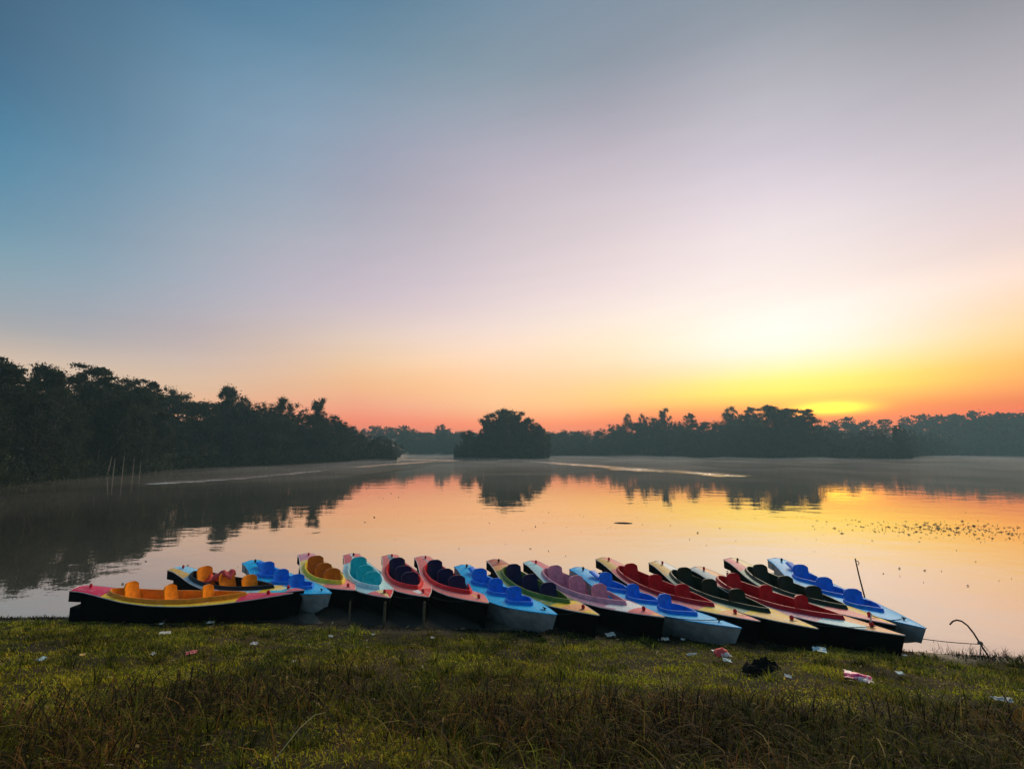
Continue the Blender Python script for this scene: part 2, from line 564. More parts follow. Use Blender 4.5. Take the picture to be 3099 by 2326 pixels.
gx_ = axis(np.arange(-16, 16.01, 0.12), np.concatenate([-np.geomspace(16.3, 900, 70), np.geomspace(16.3, 900, 70)]))
gy_ = axis(np.arange(-1, 11.51, 0.12), np.concatenate([-np.geomspace(1.4, 300, 22), np.geomspace(11.8, 1100, 90)]))
GX, GY = np.meshgrid(gx_, gy_)
GZ = ground_z(GX, GY)
nv_x, nv_y = len(gx_), len(gy_)
idx = np.arange(nv_x * nv_y).reshape(nv_y, nv_x)
gf = np.stack([idx[:-1, :-1].ravel(), idx[:-1, 1:].ravel(), idx[1:, 1:].ravel(), idx[1:, :-1].ravel()], 1)
gme = mesh_np('ground', np.stack([GX.ravel(), GY.ravel(), GZ.ravel()], 1), gf, True)


def ground_mat():
    m, n, l = new_mat('earth')
    out = n.new('ShaderNodeOutputMaterial')
    p = n.new('ShaderNodeBsdfPrincipled')
    p.inputs['Roughness'].default_value = 0.95
    p.inputs['Specular IOR Level'].default_value = 0.15
    tc = n.new('ShaderNodeTexCoord')
    a = n.new('ShaderNodeTexNoise')
    a.inputs['Scale'].default_value = 1.1
    a.inputs['Detail'].default_value = 6
    l.new(tc.outputs['Object'], a.inputs['Vector'])
    r1 = n.new('ShaderNodeValToRGB')
    e = r1.color_ramp.elements
    e[0].position = 0.35
    e[0].color = (0.018, 0.017, 0.006, 1)
    e[1].position = 0.68
    e[1].color = (0.050, 0.034, 0.012, 1)
    l.new(a.outputs['Fac'], r1.inputs[0])
    b = n.new('ShaderNodeTexNoise')
    b.inputs['Scale'].default_value = 26
    b.inputs['Detail'].default_value = 6
    l.new(tc.outputs['Object'], b.inputs['Vector'])
    bp = n.new('ShaderNodeBump')
    bp.inputs['Strength'].default_value = 0.8
    bp.inputs['Distance'].default_value = 0.03
    l.new(b.outputs['Fac'], bp.inputs['Height'])
    l.new(bp.outputs[0], p.inputs['Normal'])
    am = n.new('ShaderNodeAttribute')
    am.attribute_name = 'mud'
    mm = n.new('ShaderNodeMix')
    mm.data_type = 'RGBA'
    l.new(am.outputs['Fac'], mm.inputs['Factor'])
    l.new(r1.outputs[0], mm.inputs['A'])
    mm.inputs['B'].default_value = (0.040, 0.030, 0.020, 1)
    l.new(mm.outputs['Result'], p.inputs['Base Color'])
    mr = n.new('ShaderNodeMapRange')
    mr.inputs['To Min'].default_value = 0.95
    mr.inputs['To Max'].default_value = 0.35
    l.new(am.outputs['Fac'], mr.inputs['Value'])
    l.new(mr.outputs[0], p.inputs['Roughness'])
    l.new(p.outputs[0], out.inputs['Surface'])
    return m


ma = gme.attributes.new('mud', 'FLOAT', 'POINT')
ma.data.foreach_set('value', np.clip(1.0 - (shore_y(GX) - GY) / 0.45 + 0.8 * (fbm(GX * 2, GY * 2, 440) - 0.5), 0, 1).ravel().astype(np.float32))
ground = link('ground', gme, ground_mat())
tag(ground, kind='structure')

# ================================================================== water
wx = axis(np.arange(-130, 130.1, 2.0), np.concatenate([-np.geomspace(133, 880, 24), np.geomspace(133, 880, 24)]))
wy = axis(np.arange(-20, 260.1, 2.0), np.concatenate([-np.geomspace(22, 280, 8), np.geomspace(262, 1080, 24)]))
WX, WY = np.meshgrid(wx, wy)
# ripple lanes: a curved wake left by something crossing far out
rip = np.zeros_like(WX)


def lane(pts, half, amp):
    global rip
    pts = np.array(pts, float)
    best = np.full(WX.shape, 1e9)
    for (x0, y0), (x1, y1) in zip(pts[:-1], pts[1:]):
        dx, dy = x1 - x0, y1 - y0
        t = np.clip(((WX - x0) * dx + (WY - y0) * dy) / (dx * dx + dy * dy), 0, 1)
        best = np.minimum(best, np.hypot(WX - x0 - t * dx, WY - y0 - t * dy))
    rip = np.maximum(rip, amp * np.clip(1.3 - best / half, 0, 1) * np.clip(2.6 * vnoise(WX * 0.17, WY * 0.08, 51) - 0.30, 0.12, 1.3) * (0.5 + 0.8 * vnoise(WX * 0.43, WY * 0.23, 52)))


lane([(-34, 49), (-31, 55), (-30, 65), (-30.1, 83), (-28.4, 108), (-23, 140), (-10, 158), (-2, 162)], 1.7, 0.7)
lane([(-42, 172), (-28, 165), (-12, 163), (2, 158)], 7.0, 0.7)
lane([(2, 152), (7.9, 132), (14.6, 110.5), (18.8, 95), (23.5, 79), (26, 66)], 2.2, 0.9)
lane([(20, 84), (24, 74), (26, 64)], 2.8, 0.9)
wi = np.arange(len(wx) * len(wy)).reshape(len(wy), len(wx))
wf = np.stack([wi[:-1, :-1].ravel(), wi[:-1, 1:].ravel(), wi[1:, 1:].ravel(), wi[1:, :-1].ravel()], 1)
wme = mesh_np('lake_water', np.stack([WX.ravel(), WY.ravel(), 0 * WX.ravel()], 1), wf, True)
ra = wme.attributes.new('ripple', 'FLOAT', 'POINT')
ra.data.foreach_set('value', rip.ravel().astype(np.float32))


def water_mat():
    m, n, l = new_mat('lake_water')
    out = n.new('ShaderNodeOutputMaterial')
    tc = n.new('ShaderNodeTexCoord')

    def noise(scale, sx, sy, detail):
        mp = n.new('ShaderNodeMapping')
        mp.inputs['Scale'].default_value = (sx, sy, 1)
        l.new(tc.outputs['Object'], mp.inputs['Vector'])
        t = n.new('ShaderNodeTexNoise')
        t.inputs['Scale'].default_value = scale
        t.inputs['Detail'].default_value = detail
        l.new(mp.outputs[0], t.inputs['Vector'])
        return t.outputs['Fac']

    def mth(op, a, b):
        k = n.new('ShaderNodeMath')
        k.operation = op
        for i, v in enumerate((a, b)):
            if isinstance(v, (int, float)):
                k.inputs[i].default_value = v
            else:
                l.new(v, k.inputs[i])
        return k.outputs[0]

    at = n.new('ShaderNodeAttribute')
    at.attribute_name = 'ripple'
    calm = mth('ADD', mth('MULTIPLY', noise(0.55, 0.7, 1.0, 2), 0.012), mth('MULTIPLY', noise(2.6, 0.8, 1.0, 3), 0.0022))
    rough = mth('MULTIPLY', noise(0.8, 0.5, 1.0, 4), mth('MULTIPLY', at.outputs['Fac'], 0.5))
    h = mth('ADD', calm, rough)
    bp = n.new('ShaderNodeBump')
    bp.inputs['Strength'].default_value = 1.0
    bp.inputs['Distance'].default_value = 1.0
    l.new(h, bp.inputs['Height'])
    gl = n.new('ShaderNodeBsdfGlossy')
    gl.inputs['Roughness'].default_value = 0.015
    gl.inputs['Color'].default_value = (0.94, 0.82, 0.72, 1)
    l.new(bp.outputs[0], gl.inputs['Normal'])
    df = n.new('ShaderNodeBsdfDiffuse')
    df.inputs['Color'].default_value = (0.17, 0.15, 0.12, 1)
    fr = n.new('ShaderNodeFresnel')
    fr.inputs['IOR'].default_value = 1.33
    mr = n.new('ShaderNodeMapRange')
    mr.inputs['From Min'].default_value = 0.02
    mr.inputs['From Max'].default_value = 0.5
    mr.inputs['To Min'].default_value = 0.58
    mr.inputs['To Max'].default_value = 0.92
    l.new(fr.outputs[0], mr.inputs['Value'])
    ms = n.new('ShaderNodeMixShader')
    l.new(mr.outputs[0], ms.inputs[0])
    l.new(df.outputs[0], ms.inputs[1])
    l.new(gl.outputs[0], ms.inputs[2])
    l.new(ms.outputs[0], out.inputs['Surface'])
    return m


water = link('lake_water', wme, water_mat())
tag(water, kind='structure')

# ================================================================== trees
# heights of the treeline by bearing: (deg from +Y, rise per metre of distance)
SKYLINE = {
    'L1': [(-56.92, 0.1337), (-52.97, 0.1307), (-49.02, 0.1242), (-46.38, 0.1283), (-45.59, 0.1229), (-45.02, 0.0952), (-44.67, 0.0958), (-44.35, 0.1109), (-43.62, 0.1257), (-42.56, 0.1233), (-41.64, 0.1108), (-41.03, 0.1196), (-40.41, 0.1306), (-39.22, 0.1228), (-38.48, 0.1161), (-37.78, 0.121), (-37.0, 0.1119), (-36.26, 0.113), (-35.67, 0.0957), (-34.61, 0.0886)],
    'L2': [(-36.69, 0.0972), (-34.94, 0.106), (-33.87, 0.1006), (-32.46, 0.088), (-31.37, 0.0919), (-29.98, 0.1032), (-28.79, 0.0973), (-26.99, 0.0989), (-26.03, 0.0877), (-24.8, 0.0965), (-23.48, 0.0833), (-21.85, 0.0862), (-21.47, 0.092), (-20.82, 0.0724), (-20.15, 0.0727), (-18.75, 0.0601), (-18.04, 0.0483), (-16.63, 0.0372), (-15.92, 0.0342), (-14.49, 0.0299), (-13.04, 0.0205), (-11.72, 0.009)],
    'L3': [(-20.07, 0.0446), (-18.04, 0.0477), (-16.64, 0.0455), (-14.53, 0.0524), (-13.81, 0.048), (-12.0, 0.0497), (-10.89, 0.0414), (-9.41, 0.039), (-8.3, 0.0417), (-7.94, 0.0516), (-7.18, 0.0399), (-5.67, 0.0406), (-3.78, 0.0368), (-1.88, 0.0368), (4.2, 0.0407), (7.96, 0.0404)],
    'L4': [(-6.7, 0.0091), (-5.66, 0.0288), (-5.37, 0.0387), (-4.73, 0.0374), (-4.34, 0.0223), (-3.41, 0.0474), (-2.84, 0.066), (-1.89, 0.0734), (-0.75, 0.0768), (0.21, 0.0748), (0.97, 0.0681), (2.31, 0.0647), (2.88, 0.0547), (3.45, 0.0514), (4.01, 0.0374), (4.34, 0.0177)],
    'L5': [(3.44, 0.0368), (5.71, 0.0433), (7.59, 0.0418), (9.09, 0.0469), (10.58, 0.0532), (11.31, 0.0498), (12.05, 0.0607), (13.17, 0.0748), (14.23, 0.0641), (14.61, 0.0743), (15.67, 0.0675), (16.92, 0.0779), (18.11, 0.0628), (19.84, 0.0697), (20.82, 0.0599), (22.16, 0.0661), (22.96, 0.0596), (23.82, 0.0776), (24.74, 0.0673), (25.72, 0.0782), (26.61, 0.0692), (27.51, 0.0657)],
    'L6': [(18.35, 0.02), (20.09, 0.0384), (22.11, 0.0471), (24.08, 0.0603), (25.7, 0.0728), (26.62, 0.0722), (27.26, 0.0796), (28.45, 0.0752), (29.61, 0.072), (30.75, 0.07), (31.26, 0.0576), (32.05, 0.0459), (32.84, 0.0399), (33.88, 0.0339), (34.92, 0.0357), (36.45, 0.0382), (37.4, 0.0324), (37.83, 0.0218), (38.34, 0.0062)],
    'L7': [(30.67, 0.0494), (32.33, 0.0485), (33.45, 0.0579), (34.52, 0.0616), (35.52, 0.0549), (36.49, 0.0472), (37.27, 0.0568), (37.7, 0.0454), (38.09, 0.0541), (39.18, 0.0611), (39.86, 0.06), (40.96, 0.0575), (42.04, 0.058), (42.7, 0.0628), (43.7, 0.0589), (44.3, 0.0597), (45.07, 0.0575), (46.0, 0.0594), (51.08, 0.0592), (55.21, 0.0557)],
}


def leaf_mat(name, c1, c2, tr=0.25):
    m, n, l = new_mat(name)
    out = n.new('ShaderNodeOutputMaterial')
    p = n.new('ShaderNodeBsdfPrincipled')
    p.inputs['Roughness'].default_value = 0.7
    p.inputs['Specular IOR Level'].default_value = 0.15
    g = n.new('ShaderNodeNewGeometry')
    oi = n.new('ShaderNodeObjectInfo')
    ad = n.new('ShaderNodeMath')
    ad.operation = 'MULTIPLY_ADD'
    ad.inputs[1].default_value = 0.55
    l.new(g.outputs['Random Per Island'], ad.inputs[0])
    mu = n.new('ShaderNodeMath')
    mu.operation = 'MULTIPLY'
    mu.inputs[1].default_value = 0.45
    l.new(oi.outputs['Random'], mu.inputs[0])
    l.new(mu.outputs[0], ad.inputs[2])
    mx = n.new('ShaderNodeMix')
    mx.data_type = 'RGBA'
    mx.inputs['A'].default_value = (*c1, 1)
    mx.inputs['B'].default_value = (*c2, 1)
    l.new(ad.outputs[0], mx.inputs['Factor'])
    l.new(mx.outputs['Result'], p.inputs['Base Color'])
    t = n.new('ShaderNodeBsdfTranslucent')
    l.new(mx.outputs['Result'], t.inputs['Color'])
    ms = n.new('ShaderNodeMixShader')
    ms.inputs[0].default_value = tr
    l.new(p.outputs[0], ms.inputs[1])
    l.new(t.outputs[0], ms.inputs[2])
    l.new(ms.outputs[0], out.inputs['Surface'])
    return m


M_LEAF = leaf_mat('foliage', (0.014, 0.022, 0.011), (0.044, 0.054, 0.023))
M_BARK = simple_mat('bark', (0.09, 0.075, 0.06), 0.9, 0.4, 6, 0.4, 0.2)
M_PALE = simple_mat('pale_bark', (0.20, 0.18, 0.155), 0.85, 0.3, 6, 0.3, 0.2)


def leaf_cloud(centres, radii, flat, counts, size, rg):
    """rhombic leaf sprays spread through flattened clumps; returns verts, faces"""
    P = []
    for c, r_, f, k in zip(centres, radii, flat, counts):
        d = rg.normal(size=(k, 3))
        d /= np.linalg.norm(d, axis=1)[:, None]
        rad = np.minimum(np.abs(rg.normal(size=k)) * 0.62 + 0.12 * rg.random(k), 1.7)
        q = d * rad[:, None] * np.array([r_, r_, r_ * f])
        P.append(q + c)
    P = np.concatenate(P)
    k = len(P)
    a = rg.normal(size=(k, 3))
    a[:, 2] *= 0.55
    a /= np.linalg.norm(a, axis=1)[:, None]
    b = np.cross(a, rg.normal(size=(k, 3)))
    b /= np.linalg.norm(b, axis=1)[:, None]
    s = size * (0.55 + 0.9 * rg.random(k))[:, None]
    V = np.empty((k, 4, 3))
    V[:, 0] = P - a * s
    V[:, 1] = P + b * s * 0.5
    V[:, 2] = P + a * s
    V[:, 3] = P - b * s * 0.5
    return V.reshape(-1, 3), np.arange(k * 4).reshape(-1, 4)


def make_proto(kind, seed, nleaf, size):
    """a tree of height 1: returns crown mesh data (v,f) and trunk mesh"""
    rg = np.random.default_rng(seed)
    rd = random.Random(seed)
    cs, rs, fl = [], [], []
    if kind == 'broad':
        for i in range(46):
            th = rg.random() * 6.283
            u = rg.random()
            z = 0.24 + 0.70 * u
            env = 0.31 * math.sin(math.pi * min(0.97, 0.22 + 0.72 * u)) ** 0.7
            rr = env * (0.45 + 0.6 * rg.random())
            cs.append((rr * math.cos(th), rr * math.sin(th), z))
            rs.append(0.06 + 0.06 * rg.random())
            fl.append(0.6)
        th0 = 0.32
    elif kind == 'tall':
        for i in range(50):
            th = rg.random() * 6.283
            u = rg.random()
            z = 0.28 + 0.70 * u
            env = 0.20 * (1 - 0.5 * u) * (0.75 + 0.5 * math.sin(9 * u + seed))
            rr = abs(env) * (0.3 + 0.9 * rg.random())
            cs.append((rr * math.cos(th), rr * math.sin(th), z))
            rs.append(0.035 + 0.035 * rg.random())
            fl.append(1.0)
        th0 = 0.3
    elif kind == 'flat':
        for i in range(40):
            th = rg.random() * 6.283
            u = rg.random()
            lay = [0.56, 0.68, 0.79, 0.88, 0.95][i % 5]
            env = [0.26, 0.30, 0.30, 0.24, 0.14][i % 5]
            rr = env * (0.25 + 0.8 * u)
            cs.append((rr * math.cos(th), rr * math.sin(th), lay + 0.02 * rg.normal()))
            rs.append(0.05 + 0.045 * rg.random())
            fl.append(0.33)
        th0 = 0.5
    else:                                     # bushy, foliage to the ground
        for i in range(84):
            th = rg.random() * 6.283
            u = rg.random() ** 1.1
            z = 0.06 + 0.86 * u
            env = 0.38 * math.sqrt(max(0.05, 1 - (u * 0.93) ** 2.6)) * (0.8 + 0.3 * math.sin(3 * th + seed))
            rr = env * (0.4 + 0.6 * rg.random())
            cs.append((rr * math.cos(th), rr * math.sin(th), z + 0.05 * rg.normal() * u))
            rs.append(0.05 + 0.06 * rg.random() + 0.04 * (1 - u))
            fl.append(0.75)
        th0 = 0.1
    cs = np.array(cs)
    rs = np.array(rs)
    w = rs ** 2
    cnt = np.maximum(8, (nleaf * w / w.sum()).astype(int))
    V, F = leaf_cloud(cs, rs, fl, cnt, size, rg)
    # trunk with limbs reaching into the clumps
    mb = MB()
    r0 = {'broad': 0.020, 'tall': 0.013, 'flat': 0.017, 'bushy': 0.016}[kind]
    bend = (rd.uniform(-.04, .04), rd.uniform(-.04, .04))
    top = {'broad': 0.8, 'tall': 0.96, 'flat': 0.9, 'bushy': 0.75}[kind]
    path = [(bend[0] * math.sin(3 * t), bend[1] * math.sin(3.6 * t), -0.03 + (top + 0.03) * t) for t in np.linspace(0, 1, 8)]
    mb.tube(path, [r0 * (1 - 0.85 * t) for t in np.linspace(0, 1, 8)], 6)
    order = np.argsort(-rs)[:16]
    for k in order:
        c = cs[k]
        zb = max(th0 * 0.8, c[2] - 0.12 - 0.6 * math.hypot(c[0], c[1]))
        t = (zb + 0.03) / (top + 0.03)
        if t > 0.97:
            continue
        p0 = Vector((bend[0] * math.sin(3 * t), bend[1] * math.sin(3.6 * t), zb))
        p2 = Vector(c)
        p1 = p0.lerp(p2, 0.5) + Vector((0, 0, 0.02))
        mb.tube([p0, p1, p2], [r0 * 0.45 * (1 - 0.6 * t), r0 * 0.3 * (1 - 0.5 * t), r0 * 0.1], 4, False)
    tm = bpy.data.meshes.new('trunk')
    tm.from_pydata(mb.v, [], mb.f)
    tm.update()
    tm.polygons.foreach_set('use_smooth', np.ones(len(tm.polygons), bool))
    tm.materials.append(M_BARK)
    return V, F, tm


PROTO = {}
LOW = {}
for kind, seeds in (('broad', (1, 2, 3)), ('tall', (11, 12, 13)), ('flat', (21, 22, 23)), ('bushy', (31, 32))):
    for q, s_ in enumerate(seeds):
        V, F, tm = make_proto(kind, s_, 11000 if kind != 'bushy' else 12000, 0.0125)
        cm = mesh_np('crown', V, F)
        cm.materials.append(M_LEAF)
        tp = tm.copy()
        tp.materials.clear()
        tp.materials.append(M_PALE)
        PROTO[(kind, q)] = (cm, tm, tp)
        V, F, tm = make_proto(kind, s_, 1500, 0.034)
        LOW[(kind, q)] = (V, F)
PK = {k: len([1 for a in PROTO if a[0] == k]) for k in ('broad', 'tall', 'flat', 'bushy')}


def gz1(x, y):
    return float(ground_z(np.array([x]), np.array([y]))[0])


def plant_tree(azd, r, H, kind, label, group=None, pale=False, wid=1.0, name=None):
    x, y = r * math.sin(R(azd)), r * math.cos(R(azd))
    z = gz1(x, y) - 0.05
    o = empty(name or {'broad': 'broad_tree', 'tall': 'slender_tree', 'flat': 'layered_tree', 'bushy': 'bushy_tree'}[kind], (x, y, z), random.uniform(0, 6.28))
    o.scale = (H * wid, H * wid, H)
    tag(o, label, 'tree', group)
    cm, tm, tp = PROTO[(kind, random.randrange(PK[kind]))]
    link('trunk', tp if pale else tm, None, o)
    link('crown', cm, None, o)
    return o


def sky_h(layer, azd, r, frac=1.0):
    t = np.array(SKYLINE[layer])
    x, y = r * math.sin(R(azd)), r * math.cos(R(azd))
    return CAM_H + r * float(np.interp(azd, t[:, 0], t[:, 1])) * frac - gz1(x, y)


def wood(layer, a0, a1, rfun, rows, label, group, kinds, edge=None):
    n_ = 0
    for (dr, sp, f0, f1) in rows:
        a = a0 + random.random() * 0.4
        while a < a1:
            r = rfun(a) + dr + random.uniform(-1.5, 1.5)
            H = sky_h(layer, a, r, random.uniform(f0, f1))
            if H > 2.0:
                plant_tree(a, r, H, random.choice(kinds), label, group, wid=random.uniform(0.85, 1.3))
                n_ += 1
            a += math.degrees(sp * random.uniform(0.75, 1.25) / r)
    return n_


LAB = {
    'near': ('dark leafy tree in the tall wood at the left edge of the lake', 'trees of the near left wood'),
    'mid': ('dark green tree in the wood sloping down behind the left bank', 'trees of the sloping left wood'),
    'isl': ('dark tree crowding the small wooded islet in mid lake', 'trees of the wooded islet'),
    'rmid': ('blue-grey hazy tree in the wood across the lake right of the islet', 'trees of the wood right of the islet'),
    'rdark': ('dark tree in the wooded point below the sunrise', 'trees of the wooded point under the sunrise'),
}
NT = {}
# near left wood
NT['near'] = wood('L1', -52, -35.2, lambda a: far_R(a) + 1, [(2, 3.0, 0.5, 0.78), (6, 3.0, 0.7, 0.9), (11, 3.0, 0.90, 1.01)], *LAB['near'], ['broad', 'bushy', 'bushy', 'broad', 'tall'])
# sloping left wood
NT['mid'] = wood('L2', -36, -12.2, lambda a: far_R(a) + 1, [(2, 4.2, 0.42, 0.72), (8, 4.2, 0.66, 0.9), (15, 3.8, 0.92, 1.03)], *LAB['mid'], ['broad', 'bushy', 'bushy', 'broad', 'tall'])
# islet
n_ = 0
for k in range(40):
    a = -5.4 + 9.5 * k / 39 + random.uniform(-0.15, 0.15)
    r = 180 + random.uniform(-6, 9)
    H = sky_h('L4', a, r, random.uniform(0.76, 1.0))
    if H > 2.5:
        plant_tree(a, r, H, random.choice(['broad', 'tall', 'tall']), *LAB['isl'], wid=random.uniform(0.5, 0.72))
        n_ += 1
NT['isl'] = n_
NT['rmid'] = wood('L5', 3.6, 27, lambda a: far_R(a) + 2 + max(0, a - 18) * 4, [(3, 7, 0.45, 0.78), (12, 6.2, 0.84, 1.0)], *LAB['rmid'], ['broad', 'bushy', 'bushy'])
NT['rdark'] = wood('L6', 18.6, 38.1, lambda a: far_R(a) + 2, [(2, 6.0, 0.45, 0.78), (11, 5.2, 0.86, 1.0)], *LAB['rdark'], ['broad', 'bushy', 'bushy'])

# trees that stand out on the skyline, each with its own description
SINGLE = [
    ('L1', -46.6, 72, 1.03, 'flat', 0.9, 'tall dark tree cut by the left edge of the picture'),
    ('L1', -43.4, 84, 1.02, 'broad', 0.6, 'tall tree with layered crown, second bump of the left treeline'),
    ('L1', -40.5, 88, 1.03, 'flat', 0.85, 'tall layered tree with see-through crown, highest of the left treeline'),
    ('L1', -37.7, 95, 1.02, 'broad', 0.6, 'rounded tree top left of the dip in the left treeline'),
    ('L1', -36.3, 96, 1.03, 'flat', 0.5, 'small umbrella-shaped crown at the end of the near left wood'),
    ('L2', -34.9, 120, 1.05, 'broad', 0.5, 'pair-topped pale crown just right of the near left wood'),
    ('L2', -30.0, 128, 1.06, 'tall', 0.9, 'pointed twin-topped tree on the sloping left skyline'),
    ('L2', -28.6, 130, 1.03, 'broad', 0.4, 'small round crown right of the pointed twin top on the left slope'),
    ('L2', -24.8, 136, 1.04, 'broad', 0.5, 'bushy crown on the lower part of the left slope'),
    ('L2', -21.5, 140, 1.05, 'tall', 1.0, 'narrow upright tree near the foot of the left slope'),
    ('L2', -19.6, 142, 1.03, 'broad', 0.5, 'last tall crown before the left wood drops to the water'),
    ('L4', -5.1, 178, 1.02, 'tall', 1.5, 'lone column-shaped tree at the left end of the islet'),
    ('L4', -2.5, 182, 1.06, 'tall', 1.4, 'ragged tall tree on the left shoulder of the islet'),
    ('L4', -0.7, 184, 1.06, 'tall', 1.3, 'tallest ragged tree in the middle of the islet'),
    ('L4', 0.5, 183, 1.05, 'tall', 1.3, 'feathery tall tree just right of the islet middle'),
    ('L4', 2.2, 182, 1.02, 'broad', 0.8, 'rounded tree on the right shoulder of the islet'),
    ('L3', -8.0, 318, 1.0, 'tall', 1.0, 'tiny pointed tree top on the far shore left of the islet'),
    ('L5', 13.1, 262, 1.02, 'broad', 0.42, 'round-topped tree rising first above the right wood'),
    ('L5', 14.7, 262, 1.02, 'broad', 0.40, 'second round-topped tree above the right wood'),
    ('L5', 16.9, 263, 1.02, 'tall', 0.8, 'narrow tall tree standing clear above the right wood'),
    ('L5', 19.8, 266, 1.02, 'flat', 0.55, 'flat-topped tree on the skyline midway along the right wood'),
    ('L5', 23.8, 276, 1.02, 'tall', 0.9, 'slender tree left of the umbrella crowns below the sunrise'),
    ('L5', 25.7, 280, 1.02, 'flat', 0.55, 'small flat-topped crown left of the wooded point'),
    ('L6', 27.4, 232, 1.03, 'flat', 0.95, 'wide umbrella-crowned tree on top of the wooded point'),
    ('L6', 29.2, 233, 1.02, 'flat', 0.95, 'second umbrella-crowned tree on top of the wooded point'),
    ('L6', 30.6, 234, 1.02, 'flat', 0.8, 'umbrella tree silhouetted against the yellow glow'),
]
for lay, a, r, f, kind, wd, lab in SINGLE:
    plant_tree(a, r, sky_h(lay, a, r, f), kind, lab, None, False, wd)

# slim pale trunks at the edge of the near left wood
PALE = [(-40.9, 73.0, 0.62, 'leftmost thin pale trunked tree at the foot of the left wood'),
        (-38.85, 74.5, 0.75, 'tallest pale trunked tree, leaning right, at the foot of the left wood'),
        (-38.4, 75.0, 0.70, 'upright pale trunked tree beside the leaning pale one'),
        (-37.75, 76.5, 0.55, 'short bright trunked tree third from the leaning pale one'),
        (-37.0, 78.0, 0.5, 'thin trunked tree nearest the dip at the end of the left wood'),
        (-36.5, 79.0, 0.45, 'faint thin trunked tree in the brown reeds at the end of the left wood'),
        (-39.5, 74.0, 0.5, 'thin pale trunked tree between the leftmost and the leaning pale one'),
        (-44.0, 66.0, 0.55, 'dim slanting trunked tree near the left edge of the picture')]
for k, (a, r, f, lab) in enumerate(PALE):
    o = plant_tree(a, r + 4.5, sky_h('L1', a, r + 4.5, f), 'tall', lab, None, True, 0.6)
    o.rotation_euler = (0, R(2 + 5 * (k == 1)), 0.3 * k)


def forest_mass(name, layer, a0, a1, r0, rows, label, kinds):
    VV, FF = [], []
    base = 0
    for dr, sp, f0, f1 in rows:
        a = a0
        while a < a1:
            r = r0(a) + dr + random.uniform(-4, 4)
            H = sky_h(layer, a, r, random.uniform(f0, f1))
            if H > 3:
                V, F = LOW[(random.choice(kinds), random.randrange(2))]
                th = random.uniform(0, 6.28)
                c, s = math.cos(th), math.sin(th)
                wd = random.uniform(0.85, 1.3) * H
                x, y = r * math.sin(R(a)), r * math.cos(R(a))
                z = gz1(x, y)
                Q = np.stack([(V[:, 0] * c - V[:, 1] * s) * wd + x, (V[:, 0] * s + V[:, 1] * c) * wd + y, V[:, 2] * H + z], 1)
                VV.append(Q)
                FF.append(F + base)
                base += len(Q)
            a += math.degrees(sp * random.uniform(0.7, 1.3) / r)
    o = link(name, mesh_np(name, np.concatenate(VV), np.concatenate(FF)), M_LEAF)
    tag(o, label, 'forest', None, 'stuff')
    return o


forest_mass('far_forest', 'L3', -20, 8, lambda a: 318.0, [(2, 6, 0.5, 0.8), (8, 6, 0.65, 0.9), (16, 6, 0.78, 0.95), (24, 6, 0.85, 1.0), (32, 6, 0.9, 1.02)], 'low hazy blue forest on the far shore behind the islet', ['bushy', 'bushy', 'broad'])
forest_mass('far_forest', 'L7', 30.5, 56, lambda a: 340 if a < 38 else 400.0, [(2, 8, 0.45, 0.75), (10, 8, 0.7, 0.9), (22, 8, 0.85, 0.95), (30, 8, 0.92, 1.01)], 'hazy grey forest on the far right shore beyond the wooded point', ['bushy', 'flat', 'bushy', 'bushy'])

forest_mass('wood_interior', 'L1', -54, -34.8, lambda a: float(far_R(a)) + 14, [(0, 4, 0.6, 0.85), (6, 4.5, 0.65, 0.9), (14, 5, 0.7, 0.9)], 'dark inside of the near left wood behind its front trees', ['bushy', 'broad'])
forest_mass('wood_interior', 'L2', -36, -13, lambda a: float(far_R(min(a, -13))) + 19, [(0, 5, 0.6, 0.85), (7, 5.5, 0.7, 0.9)], 'dark inside of the sloping left wood behind its front trees', ['bushy', 'broad'])
forest_mass('wood_interior', 'L5', 3.6, 27, lambda a: float(far_R(a)) + 18 + max(0, a - 18) * 4, [(0, 7, 0.55, 0.8), (8, 8, 0.7, 0.92)], 'hazy inside of the wood right of the islet', ['bushy'])
forest_mass('wood_interior', 'L6', 19, 37.6, lambda a: float(far_R(a)) + 17, [(0, 6, 0.6, 0.85), (8, 7, 0.7, 0.92)], 'dark inside of the wooded point below the sunrise', ['bushy'])


def undergrowth(name, label, a0, a1, rfun, hfun, n, size, depth):
    rg = np.random.default_rng(int(abs(a0) * 10) + 5)
    a = a0 + (a1 - a0) * rg.random(n)
    r = np.array([rfun(t) for t in a]) + depth * rg.random(n) ** 1.3
    hh = hfun * (0.35 + 0.9 * fbm(a * 6.0, r * 0.25, 77)) * (0.6 + 0.4 * rg.random(n))
    x, y = r * np.sin(np.radians(a)), r * np.cos(np.radians(a))
    z0 = ground_z(x, y)
    z = np.maximum(z0, -0.1) + hh * rg.random(n) ** 0.8
    P = np.stack([x, y, z], 1)
    d = rg.normal(size=(n, 3))
    d /= np.linalg.norm(d, axis=1)[:, None]
    b = np.cross(d, rg.normal(size=(n, 3)))
    b /= np.linalg.norm(b, axis=1)[:, None]
    s = size * (0.5 + rg.random(n))[:, None]
    V = np.stack([P - d * s, P + b * s * 0.55, P + d * s, P - b * s * 0.55], 1).reshape(-1, 3)
    o = link(name, mesh_np(name, V, np.arange(4 * n).reshape(-1, 4)), M_LEAF)
    tag(o, label, 'undergrowth', None, 'stuff')


